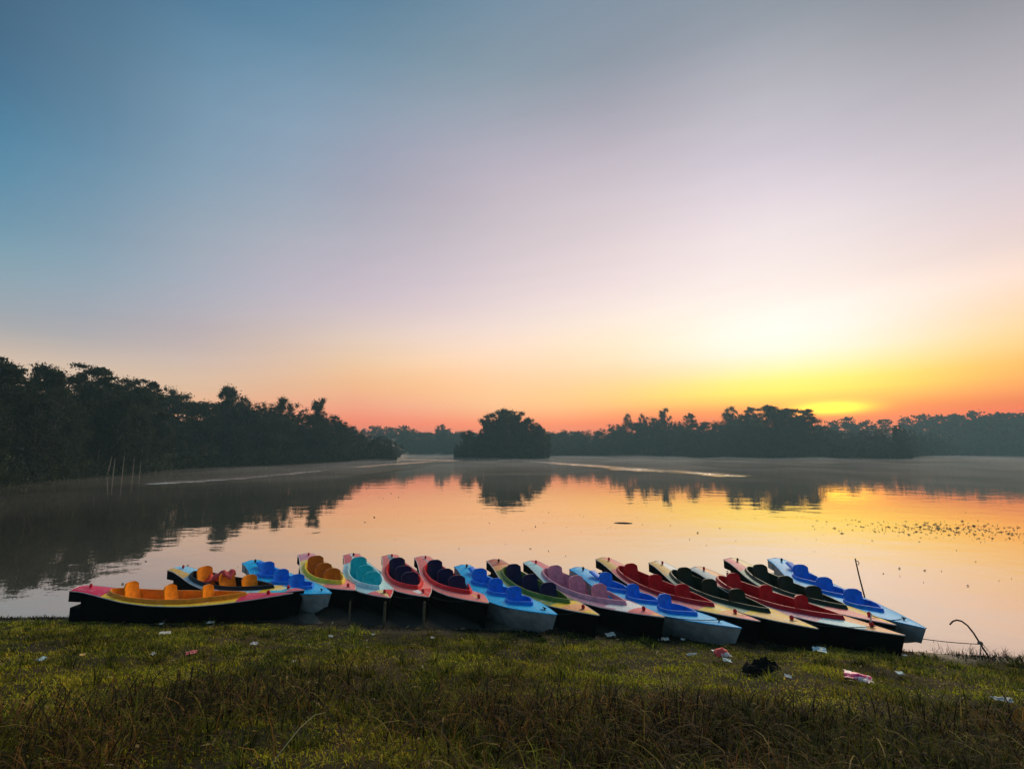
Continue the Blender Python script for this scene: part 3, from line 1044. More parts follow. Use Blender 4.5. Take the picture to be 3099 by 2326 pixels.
undergrowth('undergrowth', 'dark undergrowth along the foot of the near left wood', -54, -35, lambda a: float(far_R(a)) - 0.5, 3.4, 26000, 0.17, 9)
undergrowth('undergrowth', 'dark undergrowth along the water below the sloping left wood', -35.5, -11.9, lambda a: float(far_R(a)) - 0.5, 4.0, 30000, 0.26, 9)
undergrowth('undergrowth', 'dark shrubs overhanging the water round the islet', -6.6, 4.3, lambda a: 173 + 12 * (abs(a + 1.1) / 5.6) ** 4, 5.5, 20000, 0.33, 12)
undergrowth('undergrowth', 'hazy undergrowth at the foot of the wood right of the islet', 3.4, 21, lambda a: float(far_R(a)) - 0.5, 7.0, 18000, 0.5, 8)
undergrowth('undergrowth', 'hazy undergrowth at the foot of the far right forest', 37.5, 56, lambda a: 398.0 if a > 43 else float(far_R(a)) + 1, 12.0, 16000, 0.8, 12)
undergrowth('undergrowth', 'dark undergrowth along the wooded point below the sunrise', 18.8, 38.6, lambda a: float(far_R(min(a, 37.9))) - 0.5 + max(0, a - 38) * 5, 7.0, 24000, 0.45, 8)

# ================================================================== boats
def ramp1(t, tab):
    a = np.array(tab)
    return np.interp(t, a[:, 0], a[:, 1])


W_TAB = [(0, .185), (.06, .195), (.14, .245), (.24, .33), (.36, .40), (.5, .425), (.62, .40), (.74, .315), (.85, .20), (.93, .10), (1, .004)]
Z_TAB = [(0, .605), (.05, .59), (.10, .555), (.17, .505), (.27, .44), (.4, .39), (.55, .37), (.7, .38), (.85, .415), (1, .46)]
K_TAB = [(0, -.02), (.1, -.08), (.5, -.12), (.8, -.10), (.92, -.05), (1, .0)]


def smooth_tab(tab):
    t = np.linspace(0, 1, 201)
    v = ramp1(t, tab)
    k = np.hanning(15)
    k /= k.sum()
    p = np.concatenate([2 * v[0] - v[7:0:-1], v, 2 * v[-1] - v[-2:-9:-1]])
    return t, np.convolve(p, k, 'valid')


_WT, _WV = smooth_tab(W_TAB)
_ZT, _ZV = smooth_tab(Z_TAB)


def bw(t):
    return np.interp(t, _WT, _WV)


def bz(t):
    return np.interp(t, _ZT, _ZV)


def camber(t, y):
    w = np.maximum(bw(t), 0.02)
    return 0.045 * (w / 0.42) * (1 - np.clip(np.abs(y) / w, 0, 1) ** 2)


U_TAB = [(0, 0), (.015, .07), (.05, .145), (.12, .215), (.25, .27), (.42, .295), (.58, .285), (.75, .215), (.88, .125), (.96, .055), (1, 0)]
UB_TAB = [(0, 0), (.04, .11), (.12, .175), (.25, .215), (.42, .215), (.6, .17), (.8, .09), (1, 0)]


def cockpit(t0, t1, tab, k=1.0):
    def c(t):
        u = (np.asarray(t, float) - t0) / (t1 - t0)
        return np.where((u <= 0) | (u >= 1), 0.0, ramp1(np.clip(u, 0, 1), tab) * k)
    return c


def paint_mat(name, color, rough=0.42):
    return simple_mat(name, color, rough, 0.30, 9, 0.08, 0.25)


M_DECK = attr_mat('deck_paint', 'paint', 0.45, 0, 0.7, (0.60, 0.63, 0.66), spec=0.22)
M_HULL = simple_mat('black_hull', (0.003, 0.003, 0.004), 0.8, 0.3, 10, 0, 0.04)
M_HULLB = simple_mat('grey_hull', (0.30, 0.32, 0.33), 0.6, 0.35, 7, 0.05, 0.25)
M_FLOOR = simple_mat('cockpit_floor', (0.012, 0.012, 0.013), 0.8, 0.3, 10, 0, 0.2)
M_LIP = simple_mat('gunwale_white', (0.62, 0.60, 0.58), 0.5, 0.2, 10)
M_RED = paint_mat('knob_red', (0.55, 0.02, 0.03))
M_DARKK = paint_mat('knob_dark', (0.03, 0.02, 0.02))
C = {
    'orange': (0.85, 0.26, 0.004), 'yellow': (0.92, 0.60, 0.03), 'crimson': (0.70, 0.03, 0.10), 'pink': (0.85, 0.15, 0.20), 'mauve': (0.75, 0.32, 0.42),
    'salmon': (0.95, 0.25, 0.22), 'white': (0.85, 0.85, 0.85), 'cream': (0.95, 0.72, 0.28), 'teal': (0.0, 0.50, 0.60), 'paleteal': (0.50, 0.80, 0.85),
    'navy': (0.005, 0.009, 0.060), 'red': (0.75, 0.008, 0.010), 'darkred': (0.48, 0.003, 0.012), 'blue': (0.004, 0.50, 0.98), 'deepblue': (0.001, 0.19, 0.80),
    'green': (0.10, 0.17, 0.02), 'darkgreen': (0.008, 0.022, 0.009), 'olive': (0.22, 0.30, 0.07), 'tan': (0.85, 0.50, 0.12), 'apricot': (0.95, 0.42, 0.16),
    'lightblue': (0.28, 0.65, 0.92), 'greyblue': (0.30, 0.42, 0.50), 'greygreen': (0.36, 0.48, 0.34), 'brown': (0.58, 0.15, 0.08), 'black': (0.008, 0.008, 0.01),
    'cyan': (0.03, 0.65, 0.88), 'burnt': (0.48, 0.13, 0.002), 'dusty': (0.62, 0.27, 0.37), 'rose': (0.85, 0.19, 0.20),
}
PM = {}


def pm(key):
    if key not in PM:
        PM[key] = paint_mat('paint_' + key, C[key])
    return PM[key]


# paint(t, s, side): t along the boat 0 stern..1 bow, s 0 inner..1 gunwale, side -1 = starboard
def P1(t, s, d):
    return 'crimson' if t < .15 or t > .77 else ('yellow' if s > .45 else 'orange')


def P2(t, s, d):
    if t < .17:
        return 'lightblue' if d > 0 or s < .35 else 'tan'
    if t < .42:
        return 'greyblue'
    if t < .50:
        return 'rose' if s < .5 else 'white'
    if t < .74:
        return 'greyblue' if t < .62 else 'paleteal'
    if t < .80:
        return 'yellow'
    if t < .86:
        return 'cream' if s < .5 else 'cyan'
    return 'cyan' if t < .91 else 'pink'


def P4(t, s, d):
    if t < .13:
        return 'mauve'
    if t < .70:
        return 'cream' if d < 0 else 'salmon'
    return 'salmon'


def P5(t, s, d):
    if t < .15:
        return 'white' if s < .22 else 'rose'
    if t < .42:
        return 'paleteal'
    if t < .60:
        return 'white' if t < .48 else 'paleteal'
    if t < .80:
        return 'paleteal'
    return 'cream' if s < .38 else ('rose' if d < 0 else 'red')


def P6(t, s, d):
    if t < .12:
        return 'greyblue' if s < .35 else 'salmon'
    if t > .78 and d > 0:
        return 'red'
    if .80 < t < .90 and s < .45:
        return 'white'
    return 'salmon'


def P7(t, s, d):
    if t < .12:
        return 'greyblue' if s < .2 and d > 0 else 'salmon'
    if t > .79 and d > 0:
        return 'yellow' if s < .22 else 'rose'
    return 'salmon'


def PB(t, s, d):
    return 'blue'


def P9(t, s, d):
    if t < .10:
        return 'brown'
    if t < .16:
        return 'apricot'
    if t < .74:
        return 'olive' if d < 0 else 'green'
    if t < .80:
        return 'yellow'
    return 'apricot' if t < .93 else 'yellow'


def P10(t, s, d):
    if t < .17:
        return 'paleteal' if d < 0 else 'pink'
    if t < .72:
        return 'dusty' if d > 0 or t > .3 else 'paleteal'
    if t < .84:
        return 'dusty' if s > .8 and t < .78 else 'white'
    return 'rose' if t < .95 else 'apricot'


def P12(t, s, d):
    if t < .16:
        return 'tan' if d < 0 else 'salmon'
    if t < .76:
        return 'rose'
    if t < .84:
        return 'yellow' if s > .3 else 'cream'
    return 'apricot' if t < .93 else 'salmon'


def P13(t, s, d):
    if t < .18:
        return 'tan' if d < 0 else 'white'
    if t < .72:
        return 'greygreen'
    if d > 0 and s < .25:
        return 'yellow'
    return 'yellow' if t < .76 or t > .93 else 'tan'


def P14(t, s, d):
    if t < .17:
        return 'greyblue' if d < 0 else 'apricot'
    if t < .72:
        return 'mauve' if t > .4 else 'rose'
    if d > 0 or s < .15:
        return 'apricot'
    return 'paleteal' if t < .88 else 'apricot'


def P15(t, s, d):
    if t < .17:
        return 'pink' if d < 0 else 'cream'
    if t < .72:
        return 'greygreen'
    return 'yellow' if d > 0 else 'rose'


def build_deck(L, cfun, stations, paint):
    NS = 7
    V, F, cols = [], [], []
    for d in (-1, 1):
        base = len(V)
        for t in stations:
            w = float(bw(t))
            c = min(float(cfun(t)), w * 0.86)
            for k in range(NS):
                y = d * (c + (w - c) * k / (NS - 1))
                V.append((t * L, y, float(bz(t) + camber(t, y))))
        for i in range(len(stations) - 1):
            for k in range(NS - 1):
                a = base + i * NS + k
                q = [a, a + NS, a + NS + 1, a + 1] if d > 0 else [a, a + 1, a + NS + 1, a + NS]
                F.append(q)
                tm = (stations[i] + stations[i + 1]) / 2
                cols.append(C[paint(tm, (k + .5) / (NS - 1), d)])
    me = bpy.data.meshes.new('deck')
    me.from_pydata(V, [], F)
    me.update()
    set_face_color(me, 'paint', cols)
    me.polygons.foreach_set('use_smooth', np.ones(len(me.polygons), bool))
    return me


def build_hull(L, blue):
    ts = np.concatenate([np.linspace(.055, .9, 22), np.linspace(.92, 1, 8)])
    V, F = [], []
    N = 9
    for t in ts:
        w = float(bw(t))
        zt = float(bz(t)) - 0.012
        zk = float(ramp1(t, K_TAB)) + (0.20 * min(1.0, ((t - .55) / .42) ** 2) if blue and t > .55 else 0)
        rake = (0.45 if blue else 0.26) * max(0.0, (t - .80) / .20) ** 1.5
        fl = 1.0 if t < .5 else 1.0 - .34 * min(1.0, (t - .5) / .35)
        sec = [(w, zt), (w * .975, zt - .045), (w * .86 * fl, zk + (zt - zk) * .52), (w * .62 * fl * fl, zk + (zt - zk) * .20), (0, zk)]
        sec = sec + [(-a, b) for a, b in sec[-2::-1]]
        for y, z in sec:
            V.append((t * L - rake * (zt - z), y, z))
    for i in range(len(ts) - 1):
        for k in range(N - 1):
            a = i * N + k
            F.append([a, a + 1, a + N + 1, a + N])
    F.append(list(range(N)))
    mb = MB()
    mb.v, mb.f = V, F
    # stern: upper overhang and lower heel with the open slot between them
    t1 = .055 * L + .003
    for (z_hi, z_lo, wk, zs) in ((0.592, 0.42, 1.0, True), (0.305, -0.02, 0.72, False)):
        w0, w1 = float(bw(0)) * wk, float(bw(.055)) * wk
        h0 = float(bz(0)) - .012 if zs else z_hi
        h1 = float(bz(.055)) - .012 if zs else z_hi - .02
        mb.add([(0, -w0, z_lo), (0, w0, z_lo), (0, w0, h0), (0, -w0, h0), (t1, -w1, z_lo - .01), (t1, w1, z_lo - .01), (t1, w1, h1), (t1, -w1, h1)],
               [(3, 2, 1, 0), (0, 1, 5, 4), (1, 2, 6, 5), (2, 3, 7, 6), (3, 0, 4, 7)])
    return mb


def build_coaming(L, cfun, t0, t1, hgt, flare):
    u = np.concatenate([[0.0, .006, .02, .05], np.linspace(.1, .9, 15), [.95, .985, 1.0]])
    ts = t0 + (t1 - t0) * u
    left = [(t * L, float(min(cfun(t), bw(t) * .86)), t) for t in ts]
    loop = [(x, y, t, q) for (x, y, t), q in zip(left, u)] + [(x, -y, t, q) for (x, y, t), q in list(zip(left, u))[-2:0:-1]]
    n = len(loop)
    prof = []
    for i, (x, y, t, q) in enumerate(loop):
        x0, y0 = loop[i - 1][:2]
        x1, y1 = loop[(i + 1) % n][:2]
        tx, ty = x1 - x0, y1 - y0
        ln = math.hypot(tx, ty) or 1
        nx, ny = -ty / ln, tx / ln           # outward (loop runs along +y side forward)
        zd = float(bz(t) + camber(t, y))
        hh = hgt * (0.75 + 0.45 * q)
        prof.append([(x + nx * flare, y + ny * flare, zd - .004), (x + nx * .020, y + ny * .020, zd + hh - .008), (x + nx * .012, y + ny * .012, zd + hh),
                     (x - nx * .008, y - ny * .008, zd + hh), (x - nx * .012, y - ny * .012, zd + hh - .01), (x - nx * .02, y - ny * .02, 0.10)])
    V = [p for r_ in prof for p in r_]
    F = []
    K = len(prof[0])
    for i in range(n):
        j = (i + 1) % n
        for k in range(K - 1):
            F.append([i * K + k, j * K + k, j * K + k + 1, i * K + k + 1])
    mb = MB()
    mb.v, mb.f = V, F
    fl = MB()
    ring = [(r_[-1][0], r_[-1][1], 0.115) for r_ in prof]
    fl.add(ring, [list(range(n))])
    return mb, fl


def build_seat(wb, wt, z_pan, z_top, blue):
    """bucket seat: back (curved, leaning) and pan with raised front; origin at back foot, facing +x"""
    NB, NW = 8, 9
    V = []
    for side in (0, 1):                       # front and rear faces
        for i in range(NB + 1):
            u = i / NB
            z = z_pan + (z_top - z_pan) * u
            w = wb + (wt - wb) * u
            if u > .82:
                w *= 1 - 0.16 * ((u - .82) / .18) ** 3
            if u < .25:
                w *= 1 + 0.22 * ((.25 - u) / .25) ** 2
            lean = -0.075 * u - 0.02 * math.sin(u * 3.1)
            for k in range(NW):
                s = -1 + 2 * k / (NW - 1)
                wrap = 0.075 * abs(s) ** 2 * (1 - .45 * u)
                drop = 0.03 * abs(s) ** 5 if u > .9 else 0
                V.append((lean + wrap - (0.024 if side else 0), s * w, z - drop))
    F = []
    n1 = (NB + 1) * NW
    for i in range(NB):
        for k in range(NW - 1):
            a = i * NW + k
            F.append([a, a + 1, a + NW + 1, a + NW])
            b = a + n1
            F.append([b, b + NW, b + NW + 1, b + 1])
    for i in range(NB):
        for k in (0, NW - 1):
            a = i * NW + k
            F.append([a, a + NW, a + NW + n1, a + n1] if k == 0 else [a, a + n1, a + NW + n1, a + NW])
    for k in range(NW - 1):
        a = NB * NW + k
        F.append([a, a + 1, a + 1 + n1, a + n1])
    back = MB()
    back.v, back.f = V, F
    pan = MB()
    prof = [(-.02, z_pan + .03), (.06, z_pan - .015), (.18, z_pan - .02), (.29, z_pan + .015), (.33, z_pan + .005), (.35, z_pan - .07), (.35, 0.12)]
    V, F = [], []
    for i, (x, z) in enumerate(prof):
        w = wb * (1.22 + 0.10 * math.sin(i / 6 * 3.1) - (0.18 if i > 3 else 0))
        for k in range(7):
            s = -1 + 2 * k / 6
            V.append((x, s * w, z + (0.035 * s * s if i < 4 else 0)))
    for i in range(len(prof) - 1):
        for k in range(6):
            a = i * 7 + k
            F.append([a, a + 7, a + 8, a + 1])
    pan.v, pan.f = V, F
    return pan, back


def make_boat(stern, bow, paint, coam, seat, label, blue=False, group=None, lipcol=None):
    dx, dy = bow[0] - stern[0], bow[1] - stern[1]
    L = math.hypot(dx, dy)
    o = empty('canoe', (stern[0], stern[1], 0), math.atan2(dy, dx))
    tag(o, label, 'canoe', group or 'canoes moored side by side along the bank')
    o.rotation_euler = (R(random.uniform(-1.5, 1.5)), R(random.uniform(-.4, .4)), math.atan2(dy, dx))
    cock = [(.155, .775)] if not blue else [(.215, .40), (.405, .59), (.60, .79)]
    tab = U_TAB if not blue else UB_TAB
    fns = [cockpit(a, b, tab) for a, b in cock]

    def cf(t):
        return sum(f(t) for f in fns)
    st = np.linspace(0, 1, 51)
    ex = []
    for a, b in cock:
        ex += [a + (b - a) * u for u in (0, .006, .02, .05, .1, .95, .985, 1)]
    st = np.unique(np.concatenate([st, ex]))
    hull = build_hull(L, blue).build('hull', M_HULLB if blue else M_HULL, o, True)
    deck = link('deck', build_deck(L, cf, st, paint), M_DECK, o)
    # gunwale lip all round
    tt = np.linspace(0, 1, 40)
    pts = [(t * L, float(bw(t)) + .006, float(bz(t)) - .004) for t in tt]
    g = MB()
    g.tube([(x, -y, z) for x, y, z in pts], .008, 5)
    g.tube(pts, .008, 5)
    g.tube([(-.004, -float(bw(0)), float(bz(0)) - .004), (-.012, 0, float(bz(0)) + .02), (-.004, float(bw(0)), float(bz(0)) - .004)], .011, 5)
    g.build('gunwale', pm('blue') if blue else (M_LIP if lipcol is None else pm(lipcol)), o, True)
    seat_ts = [.255, .435, .61] if not blue else [.245, .433, .628]
    for (a, b), f in zip(cock, fns):
        cm_, fl = build_coaming(L, f, a, b, .055 if not blue else .05, .05 if not blue else .03)
        c_ = cm_.build('coaming', pm(coam), o, True)
        fl.build('cockpit_floor', M_FLOOR, c_)
    for k, t in enumerate(seat_ts):
        zc = float(bz(t))
        pan, back = build_seat(.185 if not blue else .165, .172 if not blue else .165, 0.20 + (zc - .37) * .8, zc + (.245 if not blue else .235), blue)
        p_ = pan.build('seat', pm(seat), o, True)
        p_.location = (t * L, 0, 0)
        p_.rotation_euler = (0, 0, R(random.uniform(-2, 2)))
        b_ = back.build('backrest', pm(seat), p_, True)
    if blue:
        h = MB()
        t = .165
        zc = float(bz(t)) + .03
        h.tube([(t * L - .13, 0, zc + .035), (t * L + .10, 0, zc - .005)], [.085, .085], 10)
        hv = [(x, y, zc + .05 - (x - t * L) * .32 + (z - zc) * .35) for x, y, z in h.v]
        h.v = hv
        h.build('hatch', pm('deepblue'), o)
    # knobs and a cleat
    k = MB()
    k.ball((.055 * L, 0.02, float(bz(.055)) + .055), .026, 8, 6, (1, 1, 1.5))
    k.build('stern_knob', M_DARKK if blue or random.random() < .4 else M_RED, o, True)
    tb = .885 if not blue else .90
    k = MB()
    if blue:
        k.tube([(tb * L - .04, 0, float(bz(tb)) + .05), (tb * L + .04, 0, float(bz(tb)) + .05)], .01, 5)
        k.tube([(tb * L, 0, float(bz(tb)) + .0), (tb * L, 0, float(bz(tb)) + .05)], .012, 5)
        k.build('cleat', M_DARKK, o, True)
    else:
        k.ball((tb * L, .01, float(bz(tb)) + .048), .036, 9, 6, (1, .8, 1.15))
        k.build('bow_knob', M_RED, o, True)
    return o


BOATS = [
    ((-7.94, 9.48), (-4.08, 9.65), P1, 'orange', 'orange', 'orange and crimson canoe with orange seats, lying broadside at the left end', False),
    ((-7.19, 11.04), (-3.94, 9.85), P2, 'black', 'orange', 'patchwork painted canoe with black cockpit, orange seats and red jackets aboard', False),
    ((-5.91, 11.67), (-3.36, 9.67), PB, 'deepblue', 'deepblue', 'blue three-hole kayak behind the canoe with red jackets, leftmost blue one', True),
    ((-5.00, 12.41), (-3.02, 9.91), P4, 'yellow', 'burnt', 'cream and salmon canoe with brown-orange seats in a yellow rimmed cockpit', False),
    ((-3.88, 12.41), (-2.22, 9.46), P5, 'paleteal', 'teal', 'pale teal canoe with turquoise seats and white stripe', False),
    ((-2.92, 12.28), (-1.51, 9.40), P6, 'red', 'navy', 'salmon canoe with navy seats beside the turquoise seated canoe', False),
    ((-2.13, 12.10), (-0.42, 9.05), P7, 'red', 'navy', 'salmon canoe with navy seats and yellow bow stripe left of a blue kayak', False),
    ((-1.10, 11.22), (0.72, 8.47), PB, 'deepblue', 'deepblue', 'blue kayak with pale hull between the salmon and olive canoes', True),
    ((-0.43, 11.78), (1.41, 8.51), P9, 'green', 'navy', 'olive green canoe with navy seats and yellow-orange bow', False),
    ((0.42, 11.63), (2.42, 8.27), P10, 'dusty', 'dusty', 'dusty mauve canoe with mauve seats and red-tipped white bow', False),
    ((1.35, 10.99), (3.46, 7.91), PB, 'deepblue', 'deepblue', 'blue kayak right of the mauve canoe, its grey bow on the bank', True),
    ((2.10, 11.96), (3.91, 8.24), P12, 'darkred', 'darkred', 'rose canoe with dark red seats and yellow-apricot bow right of a blue kayak', False),
    ((3.23, 11.57), (4.55, 7.79), P13, 'darkgreen', 'darkgreen', 'tan bowed canoe with near-black green seats between two red seated canoes', False),
    ((3.93, 11.03), (5.69, 7.59), P14, 'darkred', 'darkred', 'red seated canoe with pale grey and apricot bow, nearest the right end', False),
    ((5.06, 11.90), (5.89, 8.03), P15, 'darkgreen', 'darkgreen', 'rose bowed canoe with dark green seats next to the rightmost kayak', False),
    ((6.10, 11.90), (6.25, 7.90), PB, 'deepblue', 'deepblue', 'rightmost blue kayak tied to the bent iron rod', True),
]
boat_objs = [make_boat(*b) for b in BOATS]

# ================================================================== grass on the near bank
M_GRASS = attr_mat('grass_blades', 'tint', 0.75, 0.35, spec=0.1)


def ribbon_mesh(name, base, height, lean_dir, lean, width, cols, seg):
    """base (n,3); each blade a tapering strip of seg segments that bends over"""
    n = len(base)
    k = seg + 1
    t = np.linspace(0, 1, k)
    V = np.empty((n, k, 2, 3), np.float32)
    side = np.stack([-np.sin(lean_dir), np.cos(lean_dir), np.zeros(n)], 1)
    ld = np.stack([np.cos(lean_dir), np.sin(lean_dir), np.zeros(n)], 1)
    for i, u in enumerate(t):
        ang = lean * u
        out = height * u * np.sin(ang)
        up = height * u * np.cos(ang)
        c = base + ld * out[:, None] + np.array([0, 0, 1.0]) * up[:, None]
        w = width * (1 - 0.92 * u ** 1.5)
        V[:, i, 0] = c - side * w[:, None]
        V[:, i, 1] = c + side * w[:, None]
    b = (np.arange(n) * k * 2)[:, None]
    F = np.concatenate([np.stack([b[:, 0] + 2 * i, b[:, 0] + 2 * i + 1, b[:, 0] + 2 * i + 3, b[:, 0] + 2 * i + 2], 1) for i in range(seg)])
    me = mesh_np(name, V.reshape(-1, 3), F)
    a = me.color_attributes.new('tint', 'FLOAT_COLOR', 'POINT')
    cc = np.repeat(cols, k * 2, axis=0)
    cc = np.hstack([cc, np.ones((len(cc), 1))]).astype(np.float32)
    a.data.foreach_set('color', cc.ravel())
    return me


def pick_tint(x, y, rg, pal, wts):
    """patchy mixture of blade colours"""
    n = len(x)
    sc_ = np.stack([w + 0.55 * fbm(x * (0.8 + 0.25 * i), y * (0.8 + 0.25 * i), 90 + 7 * i) + 0.45 * rg.random(n) for i, w in enumerate(wts)], 1)
    k = np.argmax(sc_, 1)
    c = np.array(pal)[k]
    pat = 0.30 + 1.75 * fbm(x * 1.15 + 9, y * 1.5, 400, 4) ** 1.5
    return c * (0.35 + 1.35 * rg.random(n) ** 1.4)[:, None] * pat[:, None]


def bank_points(n, y0, y1, rg, pw=1.0):
    v = rg.random(n) ** pw
    x_over = (rg.random(n) * 2 - 1)
    y = y0 + (y1 - y0) * v
    x = x_over * (1.2 * y + 1.6)
    sy = shore_y(x)
    ok = y < sy + 0.02
    return x[ok], y[ok], sy[ok]


rg = np.random.default_rng(3)
# short turf
x, y, sy = bank_points(330000, 1.5, 9.9, rg)
clump = fbm(x * 1.6, y * 1.6, 60)
tuft = vnoise(x * 4.5, y * 4.5, 66)
keep = rg.random(len(x)) < np.clip(0.35 + 1.3 * (clump - 0.28), 0.15, 1)
x, y, sy, clump, tuft = x[keep], y[keep], sy[keep], clump[keep], tuft[keep]
n = len(x)
z = ground_z(x, y)
hgt = (0.024 + 0.055 * np.clip(clump - 0.25, 0, 1) + 0.065 * np.clip(tuft - 0.55, 0, 1)) * (0.6 + 0.8 * rg.random(n))
hgt *= np.clip(0.30 + (sy - y) * 0.7, 0.30, 1)
bare = rg.random(n) < np.clip((sy - y) / 0.35 + 1.4 * (fbm(x * 2.2, y * 2.2, 430) - 0.45), 0.06, 1)
x, y, z, hgt, sy = x[bare], y[bare], z[bare], hgt[bare], sy[bare]
n = len(x)
PAL = [(0.41, 0.385, 0.016), (0.22, 0.24, 0.012), (0.55, 0.40, 0.036), (0.28, 0.15, 0.030), (0.05, 0.055, 0.008)]
tint = pick_tint(x, y, rg, PAL, [0.20, 0.12, 0.06, 0.02, 0.02])
me = ribbon_mesh('short_grass', np.stack([x, y, z - 0.005], 1), hgt, rg.random(n) * 6.283, 0.35 + 1.1 * rg.random(n), (0.0022 + 0.0004 * y) * (0.7 + 0.6 * rg.random(n)), tint, 2)
tag(link('short_grass', me, M_GRASS), 'short olive and yellow turf covering the near bank', 'grass', None, 'stuff')

# longer green tufts scattered over the bank
cx, cy, csy = bank_points(3600, 1.8, 9.8, rg)
keep = (rg.random(len(cx)) < np.clip(fbm(cx * 0.7, cy * 0.7, 120) * 2 - 0.55, 0.05, 1)) & (csy - cy > 0.3)
cx, cy = cx[keep], cy[keep]
per = 46
ang = rg.random((len(cx), per)) * 6.283
rr = np.abs(rg.normal(size=(len(cx), per))) * 0.06
x = (cx[:, None] + rr * np.cos(ang)).ravel()
y = (cy[:, None] + rr * np.sin(ang)).ravel()
n = len(x)
hs = np.repeat(0.035 + 0.10 * rg.random(len(cx)) ** 2, per) * (0.5 + 0.8 * rg.random(n))
tint = pick_tint(x, y, rg, [(0.13, 0.16, 0.014), (0.26, 0.25, 0.022), (0.055, 0.07, 0.010), (0.34, 0.25, 0.045)], [0.15, 0.08, 0.15, 0.0])
me = ribbon_mesh('grass_tufts', np.stack([x, y, ground_z(x, y) - 0.005], 1), hs, ang.ravel() + rg.normal(size=n) * 0.6, 0.3 + 1.0 * rg.random(n), (0.002 + 0.0004 * y) * (0.6 + 0.8 * rg.random(n)), tint, 3)
tag(link('grass_tufts', me, M_GRASS), 'longer green tufts dotted over the turf', 'grass', None, 'stuff')


# tall dry weeds near the camera
def weed_mask(x, y):
    f = fbm(x * 0.75 + 3, y * 0.75, 140)
    m = np.clip((4.75 - y + 1.5 * (f - 0.5)) / 0.9, 0, 1)
    right = np.clip((x + 1.35 + 0.35 * (y - 4)) / 0.5, 0, 1)
    left = np.exp(-(((x + 2.15) / 0.75) ** 2 + ((y - 4.1) / 0.85) ** 2)) * 1.1
    left2 = np.clip((3.9 - y) / 0.8, 0, 1) * np.clip((-x - 1.7) / 0.5, 0, 1)
    return np.clip(m * right + left + left2, 0, 1) * np.clip(0.25 + 1.5 * (f - 0.25), 0.1, 1)


x, y, sy = bank_points(120000, 1.6, 6.2, rg, 0.9)
keep = rg.random(len(x)) < weed_mask(x, y) * 0.62
x, y = x[keep], y[keep]
n = len(x)
hs = (0.10 + 0.20 * rg.random(n) ** 1.5) * (0.7 + 0.6 * fbm(x * 2, y * 2, 150)) * np.clip(0.6 + (5.4 - y) * .5, 0.6, 1.1)
tint = pick_tint(x, y, rg, [(0.24, 0.115, 0.030), (0.026, 0.019, 0.009), (0.15, 0.15, 0.016), (0.36, 0.24, 0.06), (0.06, 0.07, 0.010)], [0.15, 0.15, 0.18, -0.04, 0.12])
me = ribbon_mesh('dry_weeds', np.stack([x, y, ground_z(x, y) - 0.01], 1), hs, rg.random(n) * 6.283, 0.4 + 1.5 * rg.random(n) ** 1.3, (0.0026 + 0.0014 * rg.random(n)) * (0.5 + 0.22 * y), tint, 4)
tag(link('dry_weeds', me, M_GRASS), 'tangle of tall brown and dark dry weeds in the foreground', 'weeds', None, 'stuff')
# arching dead stems standing out of the tangle
x, y, sy = bank_points(16000, 2.0, 5.9, rg)
keep = rg.random(len(x)) < weed_mask(x, y) * 0.5
x, y = x[keep], y[keep]
n = len(x)
hs = 0.24 + 0.22 * rg.random(n)
tint = np.array([(0.022, 0.015, 0.010), (0.11, 0.065, 0.022), (0.32, 0.23, 0.07)])[rg.choice(3, n, p=[.62, .33, .05])]
me = ribbon_mesh('arching_stems', np.stack([x, y, ground_z(x, y) - 0.01], 1), hs, rg.random(n) * 6.283, 1.1 + 0.9 * rg.random(n), (0.0030 + 0.0022 * rg.random(n)) * (0.55 + 0.2 * y), tint, 6)
tag(link('arching_stems', me, M_GRASS), 'dark arching dead stems rising out of the dry weeds', 'weeds', None, 'stuff')
# fallen leaves, twigs and straw on the turf
x, y, sy = bank_points(2600, 2.4, 9.3, rg)
n = len(x)
V = []
d = rg.random(n) * 6.283
s = 0.008 + 0.018 * rg.random(n)
zz = ground_z(x, y) + 0.03 + 0.03 * rg.random(n)
dx, dy = np.cos(d) * s * 1.8, np.sin(d) * s * 1.8
ex, ey = -np.sin(d) * s * 0.5, np.cos(d) * s * 0.5
til = rg.normal(size=n) * 0.4 * s
V = np.stack([np.stack([x - dx, y - dy, zz - til], 1), np.stack([x + ex, y + ey, zz + 0.004], 1), np.stack([x + dx, y + dy, zz + til], 1), np.stack([x - ex, y - ey, zz + 0.004], 1)], 1)
me = mesh_np('fallen_leaves', V.reshape(-1, 3), np.arange(4 * n).reshape(-1, 4))
cl = np.array([(0.30, 0.22, 0.08), (0.10, 0.06, 0.03), (0.40, 0.33, 0.22), (0.05, 0.035, 0.02)])[rg.choice(4, n, p=[.2, .4, .06, .34])]
a = me.color_attributes.new('tint', 'FLOAT_COLOR', 'POINT')
a.data.foreach_set('color', np.hstack([np.repeat(cl, 4, 0), np.ones((4 * n, 1))]).astype(np.float32).ravel())
tag(link('fallen_leaves', me, M_GRASS), 'small dead leaves and straw lying on the turf', 'leaves', None, 'stuff')
